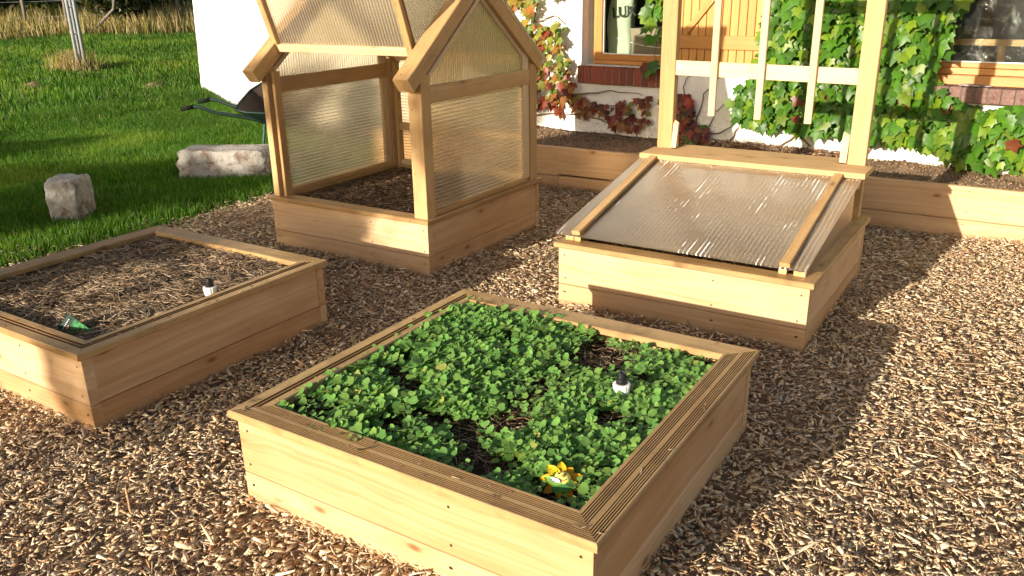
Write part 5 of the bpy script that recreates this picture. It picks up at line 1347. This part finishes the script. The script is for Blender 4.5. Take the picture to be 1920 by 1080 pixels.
# fallen pale branch
x_, y_ = fx(165, 25.2); z_ = float(ground_z(x_, y_)); br = Vector((x_, y_, z_))
rt = CR.copy(); rt.z = 0; rt.normalize()
ob = barkmesh('fallen_branch', [([br - rt * .1 + Vector((0, 0, .05)), br + rt * .22 + Vector((0, 0, .28)), br + rt * .62 + Vector((0, 0, .62)), br + rt * .75 + Vector((0, 0, 1.2))], [.03, .045, .04, .02])], None, (0.17, 0.15, 0.13))
tag(bpy.data.objects['fallen_branch'], 'pale curved dead branch leaning in the dry grass right of the mast', 'branch')

# sun-side trees behind the camera, whose shade falls on the lawn
def hedge():
    cs = []
    for x_ in np.arange(-14.5, -7.9, 0.42):
        for z_ in (0.5, 1.15, 1.75, random.uniform(2.15, 2.6)): cs.append((x_ + random.uniform(-.12, .12), -6 + random.uniform(-.2, .2), z_ + random.uniform(-.08, .08), 0.42))
    root = empty('hedge', (-11, -6, 0), 'tall clipped green hedge on the sunny side of the lawn', 'hedge')
    V, F, C = leaf_cloud(cs, 26000, (0.05, 0.09), DG); np_mesh('crown', V, F, M_LEAF, root, col=C)
    barkmesh('trunk', [([Vector((x_, -6, -.05)), Vector((x_, -6, 1.6))], [.05, .03]) for x_ in np.arange(-14.2, -8.2, 0.8)], root)
hedge()
tree('tree', (-6.9, -9.5, 0), [(-6.9 + random.uniform(-1.4, 1.5), -9.5 + random.uniform(-.8, .8), random.uniform(2.3, 4.5), random.uniform(.26, .46)) for _ in range(27)], 7600, (0.05, 0.09), DG,
     'thin young tree behind the camera on the sunny side', 'tree', 0.07)

# ------------------------------------------------------------------ small things in the beds
def valve(c, tilt, label, stake=True):
    root = empty('irrigation_riser', c, label, 'irrigation fitting', 'irrigation risers in the beds')
    c = Vector(c)
    mb = MB(); lathe(mb, c, [(0.0, 0.055), (0.0205, 0.055), (0.024, 0.060), (0.029, 0.096), (0.027, 0.100), (0.019, 0.1005)], 28, 1, 0.045); mb.build('collar', M_WHITEP, root)
    mb = MB(); lathe(mb, c, [(0.0195, 0.095), (0.0195, 0.108), (0.0182, 0.109), (0.0188, 0.112), (0.0176, 0.114), (0.0180, 0.117), (0.0165, 0.119), (0.0165, 0.124), (0.0145, 0.137), (0.0125, 0.140), (0.008, 0.1405), (0.007, 0.136)], 28, 1, -0.03); mb.build('nozzle', M_BLACK, root)
    mb = MB(); lathe(mb, c, [(0.011, -0.03), (0.011, 0.05), (0.016, 0.0545)], 16); st = mb.build('stake', M_BLACK, root)
    mb = MB(); d = (CAM - c); d.z = 0; d.normalize(); box(mb, c + d * 0.0115 + Vector((-.0025, -.0025, 0.012)), c + d * .0115 + Vector((.0025, .0025, .045)), grain='z', b=.0005); mb.build('clip', M_BLUE, st)
valve((-1.035, 2.285, 0.268), 0, 'black and white irrigation riser standing among the green seedlings')
valve((-3.030, 2.222, 0.272), 0, 'black and white irrigation riser half hidden behind the edge of the straw bed')

# seed packet in the left bed
d = Vector((-3.30, 1.735, 0.335)); 
root = empty('seed_packet', (-3.22, 1.72, .30), 'crumpled green seed packet with dark header in the corner of the straw bed', 'seed packet')
right = Vector((0.846, 0.533, 0)).normalized(); tocam = Vector((3.2, -1.7, 0)).normalized()
pb = Vector((-3.155, 1.685, .298)); pu = (Vector((0, 0, 1)) * .62 - right * .75 - tocam * 0.35).normalized(); pr = right - pu * right.dot(pu); pr = (pr + Vector((0, 0, .28))).normalized(); pr = (pr - pu * pr.dot(pu)).normalized(); pnn = pr.cross(pu)
if pnn.dot(CAM - pb) < 0: pnn = -pnn
V, C, F = [], [], []
nu, nv = 14, 18
for side in (0, 1):
    for i in range(nu + 1):
        for j in range(nv + 1):
            u_ = (i / nu - .5) * .088; v_ = j / nv * .128 - .02
            bulge = .008 * math.cos(u_ / .044 * 1.5) * (1 if side == 0 else -1) + .003 * mnoise.noise(Vector((u_ * 70, v_ * 60, side)))
            V.append(pb + pr * u_ + pu * v_ + pnn * (bulge + .22 * u_ * u_ / .09))
            f_ = j / nv
            if f_ > .68: c = (0.008, 0.03, 0.022)
            else:
                n_ = mnoise.noise(Vector((u_ * 90, v_ * 90, 3.3)))
                c = (0.012, 0.15, 0.035) if n_ > 0.1 else ((0.05, 0.24, 0.05) if n_ > -.1 else (0.006, 0.07, 0.02))
            C.append(c)
n1_ = (nu + 1) * (nv + 1)
for i in range(nu):
    for j in range(nv):
        a_ = i * (nv + 1) + j; F.append([a_, a_ + nv + 1, a_ + nv + 2, a_ + 1]); a_ += n1_; F.append([a_, a_ + 1, a_ + nv + 2, a_ + nv + 1])
for j in range(nv):
    for i in (0, nu): a_ = i * (nv + 1) + j; F.append([a_, a_ + 1, n1_ + a_ + 1, n1_ + a_])
for i in range(nu): a_ = i * (nv + 1) + nv; F.append([a_, a_ + nv + 1, n1_ + a_ + nv + 1, n1_ + a_])
np_mesh('packet', np.array([tuple(v) for v in V]), np.array(F), M_TOY, root, True, col=np.array(C))
mb = MB()
for k in range(8):   # small worn white lettering, unreadable in the photograph
    u_ = -.028 + k * .0075; hgt_ = (.009, .006, .009, .006, .006, .009, .006, .007)[k]
    o_ = pb + pr * u_ + pu * .086 + pnn * .0115
    hgt_ *= .5; mb.add([o_, o_ + pr * .0032, o_ + pr * .0032 + pu * hgt_, o_ + pu * hgt_, o_ - pnn * .003, o_ + pr * .0032 - pnn * .003, o_ + pr * .0032 + pu * hgt_ - pnn * .003, o_ + pu * hgt_ - pnn * .003], [[0, 1, 2, 3], [7, 6, 5, 4], [0, 4, 5, 1], [1, 5, 6, 2], [2, 6, 7, 3], [3, 7, 4, 0]])
mb.build('lettering', M_WHITEP, root)
mb = MB(); P_ = [pb + pr * (.010 * math.cos(a_) - .005) + pu * (.074 + .006 * math.sin(a_)) + pnn * .0112 for a_ in [i / 14 * 6.2832 for i in range(14)]]
mb.add(P_, [list(range(14))]); M_ORANGE = flat('orange_print', (0.55, 0.22, 0.10), 0.5); mb.build('emblem', M_ORANGE, root)

# smiling sunflower ornament
fc = Vector((-0.948, 1.722, 0.338))
root = empty('flower_ornament', (fc.x, fc.y, .27), 'yellow sunflower ornament with smiling face in the front corner of the seedling bed', 'ornament')
vn = (CAM - fc).normalized(); vn = (vn + Vector((0, 0, .55))).normalized(); vr = Vector((0, 0, 1)).cross(vn).normalized(); vu = vn.cross(vr)
fw_ = fc
def petal(base, d, L, W, col, parent, name):
    n_ = 9; V = []; sd = vn.cross(d)
    for i in range(n_):
        f_ = i / (n_ - 1); wd = W * math.sin(math.pi * (0.12 + .88 * f_)) ** .7 * (1 if f_ < .97 else .3)
        for s_ in (-1, 0, 1): V.append(base + d * (L * f_) + sd * (wd * s_) + vn * (.006 * abs(s_) - .010 * f_ * f_ + random.uniform(-.001, .001)))
    F = [[i * 3 + k, i * 3 + k + 1, i * 3 + k + 4, i * 3 + k + 3] for i in range(n_ - 1) for k in range(2)]
    m_ = len(V); V2 = V + [v - vn * .0015 for v in V]; F2 = F + [[m_ + q for q in reversed(f)] for f in F]
    C = [tuple(c_ * random.uniform(.75, 1.2) for c_ in col) for _ in V2]
    return np_mesh(name, np.array([tuple(v) for v in V2]), np.array(F2), M_TOY, parent, True, col=np.array(C))
for k in range(9):
    a_ = k / 9 * 6.2832 + .25
    petal(fw_ + (vr * math.cos(a_) + vu * math.sin(a_)) * .012 - vn * .004, vr * math.cos(a_) + vu * math.sin(a_), random.uniform(.034, .054), random.uniform(.011, .015), (0.50, random.uniform(.22, .34), 0.01), root, 'petal')
def ball(c, r_, sx=1, n=20, m=12):
    V = []; 
    for j in range(m + 1):
        t_ = math.pi * j / m
        for i in range(n): p_ = 6.2832 * i / n; V.append(c + (vr * math.cos(p_) * sx + vu * math.sin(p_)) * (r_ * math.sin(t_)) + vn * (r_ * math.cos(t_)))
    F = [[j * n + i, j * n + (i + 1) % n, (j + 1) * n + (i + 1) % n, (j + 1) * n + i] for j in range(m) for i in range(n)]
    return np.array([tuple(v) for v in V]), np.array(F)
def cball(name, c, r_, col, parent, sx=1):
    V, F = ball(c, r_, sx); return np_mesh(name, V, F, M_TOY, parent, True, col=np.tile(np.array([col]), (len(V), 1)))
face = cball('face', fw_ + vn * .006, .021, (0.72, 0.66, 0.16), root, 1.15)
for sx in (-.009, .009): cball('eye', fw_ + vr * (sx - .001) + vu * .009 + vn * .0250, .0026, (0.02, 0.02, 0.01), face)
cball('nose', fw_ + vr * .001 + vu * .001 + vn * .028, .0045, (0.65, 0.18, 0.05), face)
V = []
mb = MB(); tube(mb, [fw_ + vr * (.011 * math.sin(t_)) - vu * (.003 + .0085 * math.cos(t_)) + vn * (.0255 + .0018 * (1 - abs(t_))) for t_ in np.linspace(-1.1, 1.1, 9)], .0012, 5); mb.build('mouth', flat('mouth_paint', (.55, .10, .04)), face)
def leafp(base, d, L, W, col, name='leaf'): return petal(base, d.normalized(), L, W, col, root, name)
leafp(fw_ - vu * .022 - vr * .005 + vn * .016, -vr * .8 + vu * .45, .052, .012, (0.16, 0.30, 0.04))
leafp(fw_ - vu * .034 - vr * .030 + vn * .016, vr * 1.0 + vu * .12, .066, .011, (0.05, 0.17, 0.04))
tagp = petal(fw_ - vu * .018 - vr * .008 + vn * .026, (-vr * .8 + vu * .42).normalized(), .030, .007, (0.5, 0.5, 0.55), root, 'price_tag')
mb = MB(); tube(mb, [Vector((fc.x, fc.y, .24)) - vn * .01, fw_ - vn * .008], .003, 6); mb.build('stem', M_DGREEN, root)
